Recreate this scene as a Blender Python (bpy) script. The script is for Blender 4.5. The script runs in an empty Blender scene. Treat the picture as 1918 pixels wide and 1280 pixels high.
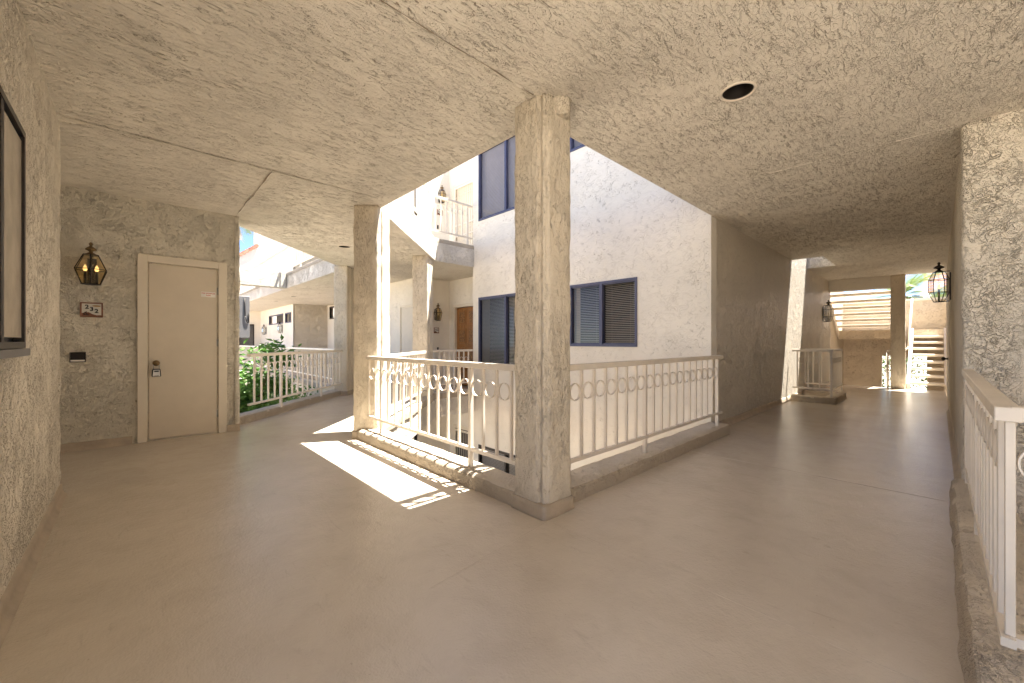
import bpy, bmesh, math, random
from mathutils import Vector, Matrix, noise, geometry
random.seed(7)
R = math.radians
C = bpy.context.scene.collection
sc = bpy.context.scene

# ------------------------------------------------------------------ camera
F_PX, W_PX = 752.0, 1918.0
cam = bpy.data.objects.new('camera', bpy.data.cameras.new('camera'))
C.objects.link(cam)
cam.location = (0, 0, 1.15)
cam.rotation_euler = (R(90), 0, -math.atan2(0.686, 0.728))
cam.data.sensor_width = 36
cam.data.lens = 36 * F_PX / W_PX
cam.data.clip_start = 0.02
cam.data.clip_end = 2000
sc.camera = cam

# ------------------------------------------------------------------ light
SUN = Vector((0.29, -0.155, 1.0)).normalized()
world = bpy.data.worlds.new('World'); sc.world = world
world.use_nodes = True
wn = world.node_tree.nodes; wl = world.node_tree.links
bg = wn['Background']
sky = wn.new('ShaderNodeTexSky'); sky.sky_type = 'NISHITA'
sky.sun_disc = False
sky.sun_elevation = math.asin(SUN.z)
sky.sun_rotation = math.atan2(SUN.x, SUN.y)
sky.altitude = 2500; sky.air_density = 0.6; sky.dust_density = 0.3; sky.ozone_density = 1.6
wl.new(sky.outputs[0], bg.inputs[0])
bg.inputs[1].default_value = 0.06
sl = bpy.data.lights.new('sun', 'SUN'); sl.energy = 3.6; sl.angle = R(0.5); sl.color = (1.0, 0.945, 0.86)
so = bpy.data.objects.new('sun', sl); C.objects.link(so)
so.rotation_euler = SUN.to_track_quat('Z', 'Y').to_euler()
so.location = (0, 0, 30)
sc.view_settings.view_transform = 'Standard'
sc.view_settings.look = 'None'
sc.view_settings.exposure = 3.05
sc.view_settings.gamma = 1.0
sc.cycles.use_denoising = True
sc.cycles.denoising_prefilter = 'ACCURATE'
sc.cycles.denoising_input_passes = 'RGB_ALBEDO_NORMAL'
sc.cycles.max_bounces = 14
sc.cycles.diffuse_bounces = 10
sc.cycles.glossy_bounces = 4
sc.cycles.transmission_bounces = 6
sc.cycles.transparent_max_bounces = 12
sc.cycles.sample_clamp_indirect = 3
sc.cycles.caustics_reflective = False
sc.cycles.caustics_refractive = False

# ------------------------------------------------------------------ materials
def newmat(name):
    m = bpy.data.materials.new(name); m.use_nodes = True
    nt = m.node_tree
    return m, nt, nt.nodes['Principled BSDF']

def N(nt, typ, **kw):
    n = nt.nodes.new(typ)
    for k, v in kw.items():
        setattr(n, k, v)
    return n

def worldpos(nt, scale=(1, 1, 1), rot=(0, 0, 0)):
    g = N(nt, 'ShaderNodeNewGeometry')
    mp = N(nt, 'ShaderNodeMapping')
    mp.inputs['Scale'].default_value = scale
    mp.inputs['Rotation'].default_value = rot
    nt.links.new(g.outputs['Position'], mp.inputs['Vector'])
    return mp.outputs[0]

def noise_tex(nt, vec, scale, detail=2, rough=0.5, dist=0.0):
    n = N(nt, 'ShaderNodeTexNoise')
    n.inputs['Scale'].default_value = scale
    n.inputs['Detail'].default_value = detail
    n.inputs['Roughness'].default_value = rough
    n.inputs['Distortion'].default_value = dist
    nt.links.new(vec, n.inputs['Vector'])
    return n.outputs[0]

def ramp(nt, val, stops, interp='LINEAR'):
    r = N(nt, 'ShaderNodeValToRGB'); r.color_ramp.interpolation = interp
    e = r.color_ramp.elements
    while len(e) > 1: e.remove(e[-1])
    e[0].position = stops[0][0]; e[0].color = stops[0][1] if isinstance(stops[0][1], tuple) else (stops[0][1],)*3 + (1,)
    for p, c in stops[1:]:
        x = e.new(p); x.color = c if isinstance(c, tuple) else (c,)*3 + (1,)
    nt.links.new(val, r.inputs[0])
    return r.outputs[0]

def mth(nt, op, a, b=None):
    m = N(nt, 'ShaderNodeMath', operation=op)
    for i, v in enumerate((a, b)):
        if v is None: continue
        if isinstance(v, (int, float)): m.inputs[i].default_value = v
        else: nt.links.new(v, m.inputs[i])
    return m.outputs[0]

def mixc(nt, fac, a, b):
    m = N(nt, 'ShaderNodeMix', data_type='RGBA')
    for i, v in ((0, fac), (6, a), (7, b)):
        if isinstance(v, (int, float)): m.inputs[i].default_value = v
        elif isinstance(v, tuple): m.inputs[i].default_value = v if len(v) == 4 else v + (1,)
        else: nt.links.new(v, m.inputs[i])
    return m.outputs[2]

def stucco(name, col, stretch=(1, 1, 1), rot=0.0, scale=1.0, pits=0.6, dist=0.02, kA=0.5, kB=0.3, kW=0.5, kG=0.12, cw=0.010, cs=14, gate=0.52):
    """skip-trowelled stucco: raised patches with broken edges, curled ridges, cracks and grain"""
    m, nt, b = newmat(name)
    v = worldpos(nt, stretch, (0, 0, rot))
    v0 = worldpos(nt)
    e = noise_tex(nt, v0, 2.0, 3, 0.55)
    a = noise_tex(nt, v, 8*scale, 4, 0.55, 1.2)
    stepA = ramp(nt, a, [(0.42, 0.0), (0.435, 0.45), (0.54, 0.55), (0.552, 1.0)])
    c = noise_tex(nt, v, 24*scale, 3, 0.6, 1.5)
    stepB = ramp(nt, c, [(0.47, 0.0), (0.53, 1.0)])
    w = noise_tex(nt, v, 11*scale, 2.5, 0.5, 2.2)
    worm = ramp(nt, w, [(0.455, 0.0), (0.49, 1.0), (0.505, 0.9), (0.515, 0.0)])
    wg = ramp(nt, noise_tex(nt, v0, 6.0, 2, 0.5), [(0.42, 0.0), (0.6, 1.0)])
    h = mth(nt, 'MULTIPLY', stepA, kA)
    h = mth(nt, 'ADD', h, mth(nt, 'MULTIPLY', mth(nt, 'MULTIPLY', stepB, kB), ramp(nt, e, [(0.38, 0.1), (0.62, 1.0)])))
    h = mth(nt, 'ADD', h, mth(nt, 'MULTIPLY', mth(nt, 'MULTIPLY', worm, wg), kW))
    h = mth(nt, 'ADD', h, mth(nt, 'MULTIPLY', noise_tex(nt, v0, 85, 3, 0.65), kG))
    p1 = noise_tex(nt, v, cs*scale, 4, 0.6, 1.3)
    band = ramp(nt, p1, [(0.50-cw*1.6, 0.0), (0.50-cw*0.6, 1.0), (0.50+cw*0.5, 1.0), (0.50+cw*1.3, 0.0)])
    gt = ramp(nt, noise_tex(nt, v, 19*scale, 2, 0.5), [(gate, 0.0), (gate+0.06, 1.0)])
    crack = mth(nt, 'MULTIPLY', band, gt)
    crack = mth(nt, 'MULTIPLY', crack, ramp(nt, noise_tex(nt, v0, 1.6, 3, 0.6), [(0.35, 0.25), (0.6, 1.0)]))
    h = mth(nt, 'SUBTRACT', h, mth(nt, 'MULTIPLY', crack, 0.6))
    bp = N(nt, 'ShaderNodeBump'); bp.inputs['Strength'].default_value = 1.0; bp.inputs['Distance'].default_value = dist
    nt.links.new(h, bp.inputs['Height']); nt.links.new(bp.outputs[0], b.inputs['Normal'])
    tint = noise_tex(nt, v0, 1.3, 4, 0.6)
    base = mixc(nt, ramp(nt, tint, [(0.3, 0.0), (0.7, 1.0)]), tuple(x*0.94 for x in col), tuple(min(1, x*1.04) for x in col))
    dirt_shade = (col[0]*0.36, col[1]*0.29, col[2]*0.22)  # dust colour that also carries crevice shade, painted into the cracks
    base = mixc(nt, mth(nt, 'MULTIPLY', crack, pits), base, dirt_shade)
    nt.links.new(base, b.inputs['Base Color'])
    b.inputs['Roughness'].default_value = 0.85
    b.inputs['Specular IOR Level'].default_value = 0.3
    return m

def plain(name, col, rough=0.5, metal=0.0, bump=0.0, bscale=60, spec=0.5, vary=0.06):
    m, nt, b = newmat(name)
    v = worldpos(nt)
    t = noise_tex(nt, v, 7, 4, 0.6)
    nt.links.new(mixc(nt, ramp(nt, t, [(0.3, 0.0), (0.7, 1.0)]), tuple(x*(1-vary) for x in col), tuple(min(1, x*(1+vary)) for x in col)), b.inputs['Base Color'])
    b.inputs['Roughness'].default_value = rough
    b.inputs['Metallic'].default_value = metal
    b.inputs['Specular IOR Level'].default_value = spec
    if bump:
        bp = N(nt, 'ShaderNodeBump'); bp.inputs['Strength'].default_value = bump; bp.inputs['Distance'].default_value = 0.002
        nt.links.new(noise_tex(nt, v, bscale, 3, 0.6), bp.inputs['Height']); nt.links.new(bp.outputs[0], b.inputs['Normal'])
    return m

M = {}
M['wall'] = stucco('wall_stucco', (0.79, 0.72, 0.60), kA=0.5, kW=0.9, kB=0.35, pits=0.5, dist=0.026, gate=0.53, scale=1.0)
M['wall_tan'] = stucco('fine_wall_stucco', (0.80, 0.745, 0.63), scale=1.45, kA=0.5, kW=0.9, kB=0.3, pits=0.8, dist=0.017, gate=0.50)  # finer relief, one even base colour
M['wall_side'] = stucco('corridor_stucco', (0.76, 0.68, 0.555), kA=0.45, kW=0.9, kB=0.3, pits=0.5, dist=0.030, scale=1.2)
M['wall_side'].node_tree.nodes['Principled BSDF'].inputs['Roughness'].default_value = 0.36
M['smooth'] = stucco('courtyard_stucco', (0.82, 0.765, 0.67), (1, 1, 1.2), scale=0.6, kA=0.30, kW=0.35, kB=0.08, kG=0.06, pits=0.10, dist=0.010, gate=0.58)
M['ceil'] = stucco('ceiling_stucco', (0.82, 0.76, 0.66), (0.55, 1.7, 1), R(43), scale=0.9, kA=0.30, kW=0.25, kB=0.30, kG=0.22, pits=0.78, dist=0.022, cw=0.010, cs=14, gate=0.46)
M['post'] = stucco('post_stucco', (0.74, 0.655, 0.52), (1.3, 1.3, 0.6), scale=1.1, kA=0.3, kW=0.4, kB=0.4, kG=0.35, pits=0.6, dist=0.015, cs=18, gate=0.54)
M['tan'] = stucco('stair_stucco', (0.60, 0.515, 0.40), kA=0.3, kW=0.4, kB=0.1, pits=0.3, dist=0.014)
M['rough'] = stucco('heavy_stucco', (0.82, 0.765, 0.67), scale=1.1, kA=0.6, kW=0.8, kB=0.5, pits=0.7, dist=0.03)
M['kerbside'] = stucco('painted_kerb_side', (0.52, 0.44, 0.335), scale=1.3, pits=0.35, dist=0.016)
M['crackline'] = plain('joint_crack_shadow', (0.24, 0.18, 0.12), 0.9, vary=0.4)  # dark strip along the joint crack, its shadow line put into the colour
M['rail'] = plain('rail_paint', (0.74, 0.665, 0.56), 0.42, bump=0.25, bscale=120)
M['doorp'] = plain('door_paint', (0.66, 0.585, 0.47), 0.5, bump=0.15, bscale=90, vary=0.03)
M['framep'] = plain('frame_paint', (0.74, 0.67, 0.55), 0.5, bump=0.15, vary=0.03)
M['cove'] = plain('cove_paint', (0.43, 0.355, 0.265), 0.55, bump=0.8, bscale=45, vary=0.15)
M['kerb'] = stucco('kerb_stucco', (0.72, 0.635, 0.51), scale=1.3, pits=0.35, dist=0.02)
M['alu'] = plain('blue_bronze_aluminium', (0.085, 0.09, 0.15), 0.45, 0.3)
M['dkalu'] = plain('dark_bronze_frame', (0.035, 0.028, 0.024), 0.4, 0.4)
M['brass'] = plain('aged_brass', (0.22, 0.15, 0.075), 0.38, 0.9, vary=0.2)
M['dkmetal'] = plain('dark_metal', (0.035, 0.03, 0.026), 0.45, 0.6, vary=0.2)
M['steel'] = plain('brushed_steel', (0.45, 0.44, 0.42), 0.35, 0.9)
M['blind'] = plain('blind_vinyl', (0.66, 0.61, 0.54), 0.6)
M['shadew'] = plain('window_shade', (0.78, 0.70, 0.58), 0.8, bump=0.4, bscale=30)
M['shadeb'] = plain('grey_curtain', (0.55, 0.55, 0.62), 0.8)
M['room'] = plain('dark_room_shade', (0.05, 0.047, 0.045), 0.9)  # near-black colour standing in for the shade of an unlit room
M['black'] = plain('black_plastic_and_gap_shade', (0.012, 0.012, 0.014), 0.45)  # plastic and print, also the painted shade behind door leaves
M['white'] = plain('white_tile', (0.68, 0.66, 0.60), 0.35)
M['tile'] = plain('terracotta_glaze', (0.20, 0.065, 0.025), 0.45, vary=0.3)
M['gold'] = plain('ochre_glaze', (0.42, 0.25, 0.06), 0.45)
M['red'] = plain('red_print', (0.5, 0.05, 0.03), 0.6)
M['paper'] = plain('paper_label', (0.85, 0.82, 0.78), 0.7)
M['trunk'] = plain('bark', (0.16, 0.11, 0.07), 0.9, bump=0.8, bscale=25, vary=0.3)
M['grey'] = plain('grey_cabinet_paint', (0.17, 0.165, 0.165), 0.6)
M['bulbm'] = plain('ivory_candle', (0.7, 0.62, 0.45), 0.5)
M['soil'] = plain('soil', (0.09, 0.06, 0.04), 0.95, bump=1, bscale=20, vary=0.4)

def mat_floor():
    m, nt, b = newmat('deck_coating')
    v = worldpos(nt)
    big = noise_tex(nt, v, 0.9, 4, 0.6, 0.5)
    med = noise_tex(nt, v, 5.0, 4, 0.6, 0.3)
    fine = noise_tex(nt, v, 60, 2, 0.6)
    c = mixc(nt, ramp(nt, big, [(0.3, 0.0), (0.7, 1.0)]), (0.56, 0.495, 0.405), (0.65, 0.58, 0.48))
    c = mixc(nt, mth(nt, 'MULTIPLY', ramp(nt, med, [(0.45, 0.0), (0.75, 1.0)]), 0.35), c, (0.45, 0.385, 0.30))
    sc_ = noise_tex(nt, worldpos(nt, (3.0, 0.6, 1), (0, 0, R(20))), 7, 5, 0.7, 0.8)
    c = mixc(nt, mth(nt, 'MULTIPLY', ramp(nt, sc_, [(0.60, 0.0), (0.72, 1.0)]), 0.30), c, (0.36, 0.30, 0.235))
    sp = ramp(nt, noise_tex(nt, v, 70, 2, 0.5), [(0.70, 0.0), (0.76, 1.0)])
    c = mixc(nt, mth(nt, 'MULTIPLY', sp, 0.35), c, (0.30, 0.25, 0.19))
    nt.links.new(c, b.inputs['Base Color'])
    rr = mth(nt, 'ADD', mth(nt, 'MULTIPLY', big, 0.05), mth(nt, 'ADD', mth(nt, 'MULTIPLY', med, 0.05), 0.165))
    nt.links.new(rr, b.inputs['Roughness'])
    h = mth(nt, 'ADD', mth(nt, 'MULTIPLY', noise_tex(nt, v, 110, 2, 0.5), 0.5), mth(nt, 'MULTIPLY', noise_tex(nt, v, 32, 3, 0.6), 0.8))
    h = mth(nt, 'ADD', h, mth(nt, 'MULTIPLY', noise_tex(nt, v, 6, 2, 0.5), 0.8))
    bp = N(nt, 'ShaderNodeBump'); bp.inputs['Strength'].default_value = 0.8; bp.inputs['Distance'].default_value = 0.004
    nt.links.new(h, bp.inputs['Height']); nt.links.new(bp.outputs[0], b.inputs['Normal'])
    b.inputs['Specular IOR Level'].default_value = 0.5
    return m
M['floor'] = mat_floor()

def mat_glass(name, tint=(1, 1, 1), refl=0.12, rough=0.02):
    m = bpy.data.materials.new(name); m.use_nodes = True
    nt = m.node_tree; nt.nodes.clear()
    out = N(nt, 'ShaderNodeOutputMaterial')
    tr = N(nt, 'ShaderNodeBsdfTransparent'); tr.inputs[0].default_value = tint + (1,)
    gl = N(nt, 'ShaderNodeBsdfGlossy'); gl.inputs['Roughness'].default_value = rough
    bp = N(nt, 'ShaderNodeBump'); bp.inputs['Strength'].default_value = 0.12; bp.inputs['Distance'].default_value = 0.01
    nt.links.new(noise_tex(nt, worldpos(nt), 2.5, 2, 0.5), bp.inputs['Height']); nt.links.new(bp.outputs[0], gl.inputs['Normal'])
    lw = N(nt, 'ShaderNodeLayerWeight'); lw.inputs[0].default_value = 0.35
    f = mth(nt, 'ADD', mth(nt, 'MULTIPLY', lw.outputs['Fresnel'], 0.22), refl)
    mx = N(nt, 'ShaderNodeMixShader')
    nt.links.new(f, mx.inputs[0]); nt.links.new(tr.outputs[0], mx.inputs[1]); nt.links.new(gl.outputs[0], mx.inputs[2])
    nt.links.new(mx.outputs[0], out.inputs[0])
    return m
M['glass'] = mat_glass('window_glass', (0.80, 0.80, 0.80), 0.02)
M['upglass'] = mat_glass('upper_window_glass', (0.85, 0.85, 0.88), 0.06, 0.06)
M['reflpane'] = plain('near_window_painted_reflection', (0.46, 0.40, 0.325), 0.22, bump=0.5, bscale=12, spec=0.9, vary=0.15)  # opaque pane, the reflected stucco is painted into its base colour
M['screen'] = mat_glass('window_with_insect_screen', (0.55, 0.56, 0.60), 0.05, 0.25)
M['amber'] = mat_glass('amber_lantern_glass', (0.93, 0.83, 0.62), 0.05, 0.05)
M['clear'] = mat_glass('clear_lantern_glass', (0.86, 0.86, 0.84), 0.08)

def mat_wood():
    m, nt, b = newmat('carved_oak')
    v = worldpos(nt, (1, 6, 0.5))
    c = mixc(nt, ramp(nt, noise_tex(nt, v, 6, 4, 0.6, 1.0), [(0.3, 0.0), (0.7, 1.0)]), (0.20, 0.075, 0.015), (0.42, 0.19, 0.05))
    nt.links.new(c, b.inputs['Base Color']); b.inputs['Roughness'].default_value = 0.36
    bp = N(nt, 'ShaderNodeBump'); bp.inputs['Strength'].default_value = 0.5; bp.inputs['Distance'].default_value = 0.004
    nt.links.new(noise_tex(nt, v, 20, 3, 0.6), bp.inputs['Height']); nt.links.new(bp.outputs[0], b.inputs['Normal'])
    return m
M['wood'] = mat_wood()
def mat_carve():
    m, nt, b = newmat('carved_panel')
    v = worldpos(nt)
    n = noise_tex(nt, v, 22, 3, 0.6, 3.0)
    c = mixc(nt, ramp(nt, n, [(0.42, 0.0), (0.55, 1.0)]), (0.10, 0.04, 0.012), (0.36, 0.18, 0.055))
    nt.links.new(c, b.inputs['Base Color']); b.inputs['Roughness'].default_value = 0.45
    bp = N(nt, 'ShaderNodeBump'); bp.inputs['Distance'].default_value = 0.015
    nt.links.new(n, bp.inputs['Height']); nt.links.new(bp.outputs[0], b.inputs['Normal'])
    return m
M['carve'] = mat_carve()

def mat_leaf(name, a, bcol):
    m, nt, b = newmat(name)
    oi = N(nt, 'ShaderNodeNewGeometry')
    nt.links.new(mixc(nt, oi.outputs['Random Per Island'], a, bcol), b.inputs['Base Color'])
    b.inputs['Roughness'].default_value = 0.4
    b.inputs['Subsurface Weight'].default_value = 0.0
    tl = N(nt, 'ShaderNodeBsdfTranslucent'); tl.inputs[0].default_value = (bcol[0]*1.3, bcol[1]*1.4, bcol[2], 1)
    mx = N(nt, 'ShaderNodeMixShader'); mx.inputs[0].default_value = 0.25
    out = nt.nodes['Material Output']
    nt.links.new(b.outputs[0], mx.inputs[1]); nt.links.new(tl.outputs[0], mx.inputs[2]); nt.links.new(mx.outputs[0], out.inputs[0])
    return m
M['leaf'] = mat_leaf('shrub_leaf', (0.05, 0.14, 0.03), (0.17, 0.30, 0.08))
M['hedge'] = mat_leaf('hedge_leaf', (0.015, 0.05, 0.01), (0.06, 0.12, 0.025))
M['palm'] = mat_leaf('palm_leaf', (0.06, 0.11, 0.03), (0.16, 0.20, 0.06))
M['drygrass'] = mat_leaf('dry_palm_leaf', (0.22, 0.17, 0.09), (0.33, 0.27, 0.15))

def mat_flame():
    m, nt, b = newmat('candle_bulb')
    b.inputs['Base Color'].default_value = (0.9, 0.7, 0.4, 1)
    b.inputs['Emission Color'].default_value = (1, 0.62, 0.25, 1)
    b.inputs['Emission Strength'].default_value = 0.25
    return m
M['lit'] = mat_flame()

def mat_rooftile():
    m, nt, b = newmat('roof_tiles')
    v = worldpos(nt)
    c = mixc(nt, ramp(nt, noise_tex(nt, v, 5, 2, 0.5), [(0.3, 0.0), (0.7, 1.0)]), (0.30, 0.13, 0.08), (0.50, 0.27, 0.18))
    nt.links.new(c, b.inputs['Base Color']); b.inputs['Roughness'].default_value = 0.8
    return m
M['roof'] = mat_rooftile()
def mat_ground():
    m, nt, b = newmat('ground_gravel')
    v = worldpos(nt)
    c = mixc(nt, ramp(nt, noise_tex(nt, v, 3, 5, 0.7), [(0.3, 0.0), (0.7, 1.0)]), (0.34, 0.28, 0.22), (0.50, 0.43, 0.35))
    nt.links.new(c, b.inputs['Base Color']); b.inputs['Roughness'].default_value = 0.9
    bp = N(nt, 'ShaderNodeBump'); bp.inputs['Distance'].default_value = 0.02
    nt.links.new(noise_tex(nt, v, 30, 3, 0.7), bp.inputs['Height']); nt.links.new(bp.outputs[0], b.inputs['Normal'])
    return m
M['ground'] = mat_ground()

# ------------------------------------------------------------------ object helpers
def tag(o, label=None, cat=None, group=None, kind=None):
    if label: o['label'] = label
    if cat: o['category'] = cat
    if group: o['group'] = group
    if kind: o['kind'] = kind
    return o

def empty(name, loc=(0, 0, 0), rz=0, label=None, cat=None, group=None):
    o = bpy.data.objects.new(name, None); C.objects.link(o)
    o.location = loc; o.rotation_euler = (0, 0, rz); o.empty_display_size = 0.1
    return tag(o, label, cat, group)

class MB:
    def __init__(s): s.bm = bmesh.new(); s.mats = []; s.cur = 0
    def mat(s, m):
        if m not in s.mats: s.mats.append(m)
        s.cur = s.mats.index(m); return s
    def f(s, vs, smooth=False):
        try: fc = s.bm.faces.new(vs)
        except ValueError: return None
        fc.material_index = s.cur; fc.smooth = smooth; return fc
    def v(s, p): return s.bm.verts.new(p)
    def box(s, x0, x1, y0, y1, z0, z1):
        c = [s.v((x, y, z)) for z in (z0, z1) for y in (y0, y1) for x in (x0, x1)]
        for q in ((0, 2, 3, 1), (4, 5, 7, 6), (0, 1, 5, 4), (2, 6, 7, 3), (0, 4, 6, 2), (1, 3, 7, 5)):
            s.f([c[i] for i in q])
        return s
    def prism(s, poly, z0, z1, holes=(), top_holes=False):
        """flat slab with outline poly (CCW) and holes cut right through"""
        loops = [poly] + list(holes)
        pts = [Vector((x, y, 0)) for lp in loops for x, y in lp]
        tris = geometry.tessellate_polygon([[Vector((x, y, 0)) for x, y in lp] for lp in loops])
        bot = [s.v((p.x, p.y, z0)) for p in pts]; top = [s.v((p.x, p.y, z1)) for p in pts]
        for t in tris:
            s.f([bot[i] for i in t]); s.f([top[i] for i in t])
        k = 0
        for lp in loops:
            n = len(lp)
            for i in range(n):
                a, b2 = k+i, k+(i+1) % n
                s.f([bot[a], bot[b2], top[b2], top[a]])
            k += n
        bmesh.ops.recalc_face_normals(s.bm, faces=s.bm.faces[:])
        return s
    def tube(s, p, q, r, n=8, r2=None, caps=True, smooth=True):
        p, q = Vector(p), Vector(q); d = q-p
        if d.length < 1e-6: return s
        zq = d.to_track_quat('Z', 'Y').to_matrix(); r2 = r if r2 is None else r2
        a = []; b = []
        for i in range(n):
            t = 2*math.pi*i/n; u = Vector((math.cos(t), math.sin(t), 0))
            a.append(s.v(p + zq @ (u*r))); b.append(s.v(q + zq @ (u*r2)))
        for i in range(n):
            s.f([a[i], a[(i+1) % n], b[(i+1) % n], b[i]], smooth)
        if caps: s.f(a[::-1]); s.f(b)
        return s
    def path(s, pts, r, n=8):
        for a, b in zip(pts, pts[1:]): s.tube(a, b, r, n)
        return s
    def lathe(s, prof, n=16, c=(0, 0)):
        rings = []
        for r, z in prof:
            rings.append([s.v((c[0]+r*math.cos(2*math.pi*i/n), c[1]+r*math.sin(2*math.pi*i/n), z)) for i in range(n)])
        for a, b in zip(rings, rings[1:]):
            for i in range(n): s.f([a[i], a[(i+1) % n], b[(i+1) % n], b[i]], True)
        s.f(rings[0][::-1]); s.f(rings[-1])
        return s
    def build(s, name, mat=None, parent=None, loc=None, rz=None):
        me = bpy.data.meshes.new(name); s.bm.to_mesh(me); s.bm.free()
        for m in (s.mats or [mat]): me.materials.append(m)
        o = bpy.data.objects.new(name, me); C.objects.link(o)
        if parent: o.parent = parent
        if loc: o.location = loc
        if rz is not None: o.rotation_euler = (0, 0, rz)
        return o

def dup(o, parent=None, loc=None, rz=None, name=None):
    c = o.copy(); C.objects.link(c)
    c.parent = parent
    if loc is not None: c.location = loc
    if rz is not None: c.rotation_euler = (0, 0, rz)
    return c
def dup_tree(o, parent=None):
    c = dup(o, parent)
    for ch in [x for x in sc.objects if x.parent == o]: dup_tree(ch, c)
    return c

def nz(x, y, z, f): return noise.noise(Vector((x*f, y*f, z*f)))

def rough_prism(poly, z0, z1, amp=0.004, step=0.04, bevel=0.012, mb=None):
    """vertical prism with rounded, hand-trowelled uneven edges"""
    s = mb or MB(); n = len(poly); pts = []
    for i in range(n):
        p0, p, p1 = Vector(poly[i-1]), Vector(poly[i]), Vector(poly[(i+1) % n])
        a = (p0-p); b = (p1-p)
        bv = min(bevel, a.length*0.4, b.length*0.4)
        a = p + a.normalized()*bv; b = p + b.normalized()*bv
        pts.append((a, False)); pts.append(((a+b)/2*0.6+p*0.4, False)); pts.append((b, True))
    ring = []
    m = len(pts)
    for i in range(m):
        p, long = pts[i]; q = pts[(i+1) % m][0]
        ring.append(p)
        if long:
            k = int((q-p).length/step)
            for j in range(1, k+1): ring.append(p + (q-p)*j/(k+1))
    cen = sum(ring, Vector((0, 0)))/len(ring)
    nzs = max(1, int((z1-z0)/step)); rows = []
    for k in range(nzs+1):
        z = z0+(z1-z0)*k/nzs; row = []
        for i, p in enumerate(ring):
            t = (ring[(i+1) % len(ring)]-ring[i-1]); nn = Vector((t.y, -t.x)).normalized()
            d = amp*(nz(p.x, p.y, z, 6)*1.6 + nz(p.x+9, p.y, z, 22)*0.9 + nz(p.x, p.y+5, z, 60)*0.4)
            row.append(s.v((p.x+nn.x*d, p.y+nn.y*d, z)))
        rows.append(row)
    for a, b in zip(rows, rows[1:]):
        for i in range(len(ring)):
            j = (i+1) % len(ring); s.f([a[i], a[j], b[j], b[i]], True)
    s.f(rows[0][::-1]); s.f(rows[-1])
    return s

def kerb_mb(p0, p1, w, h, amp=0.006, step=0.05, off=0.0, z0=-0.01, mb=None):
    """kerb swept from p0 to p1; the section is w wide to the left of the path"""
    s = mb or MB(); p0, p1 = Vector(p0), Vector(p1); d = p1-p0; L = d.length; u = d/L; nrm = Vector((-u.y, u.x))
    sec = [(0.0-0.018, z0), (-0.008, 0.02), (0, 0.045), (0.0, h-0.035), (0.012, h-0.012), (0.035, h), (w*0.35, h+0.002), (w*0.65, h), (w-0.03, h), (w-0.01, h-0.012), (w, h-0.035), (w, z0)]
    k = max(1, int(L/step)); rows = []
    for i in range(k+1):
        b = p0 + u*(L*i/k); row = []
        for a, z in sec:
            dx = amp*(nz(b.x+a*3, b.y, z*3, 5)*1.7 + nz(b.x, b.y+a, z+3, 20)*0.8)
            dz = amp*(nz(b.x+4, b.y+a*2, z, 6)*1.2 + nz(b.x, b.y-a*2, z+7, 24)*0.5) if z > 0.03 else 0
            q = b + nrm*(a+off+dx)
            row.append(s.v((q.x, q.y, z+dz)))
        rows.append(row)
    for a, b in zip(rows, rows[1:]):
        for i in range(len(sec)-1): s.f([a[i], b[i], b[i+1], a[i+1]], True)
    s.f(rows[0]); s.f(rows[-1][::-1])
    bmesh.ops.recalc_face_normals(s.bm, faces=s.bm.faces[:])
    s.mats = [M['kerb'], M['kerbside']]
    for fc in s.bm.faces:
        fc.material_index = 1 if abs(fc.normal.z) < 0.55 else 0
    return s

def wall_mb(p0, p1, z0, z1, t=0.2, side=1, holes=(), mb=None, mat=None):
    """wall whose front face runs p0->p1; thickness goes to the left (side=1) or right (side=-1)"""
    s = mb or MB()
    p0, p1 = Vector(p0), Vector(p1); L = (p1-p0).length; u = (p1-p0)/L; n = Vector((-u.y, u.x))*side
    us = sorted({0.0, L, *[h[0] for h in holes], *[h[1] for h in holes]})
    zs = sorted({z0, z1, *[h[2] for h in holes], *[h[3] for h in holes]})
    def hole(a, b):
        return any(h[0] < a < h[1] and h[2] < b < h[3] for h in holes)
    cell = {}
    for i in range(len(us)-1):
        for j in range(len(zs)-1):
            cell[i, j] = not hole((us[i]+us[i+1])/2, (zs[j]+zs[j+1])/2)
    cache = {}
    def vv(a, z, k):
        key = (round(a, 4), round(z, 4), k)
        if key not in cache:
            q = p0 + u*a + n*(t*k); cache[key] = s.v((q.x, q.y, z))
        return cache[key]
    for (i, j), solid in cell.items():
        if not solid: continue
        a, b, c, d = us[i], us[i+1], zs[j], zs[j+1]
        for k in (0, 1): s.f([vv(a, c, k), vv(b, c, k), vv(b, d, k), vv(a, d, k)])
        if not cell.get((i-1, j), False): s.f([vv(a, c, 0), vv(a, d, 0), vv(a, d, 1), vv(a, c, 1)])
        if not cell.get((i+1, j), False): s.f([vv(b, c, 0), vv(b, d, 0), vv(b, d, 1), vv(b, c, 1)])
        if not cell.get((i, j-1), False): s.f([vv(a, c, 0), vv(b, c, 0), vv(b, c, 1), vv(a, c, 1)])
        if not cell.get((i, j+1), False): s.f([vv(a, d, 0), vv(b, d, 0), vv(b, d, 1), vv(a, d, 1)])
    bmesh.ops.recalc_face_normals(s.bm, faces=s.bm.faces[:])
    return s

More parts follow.
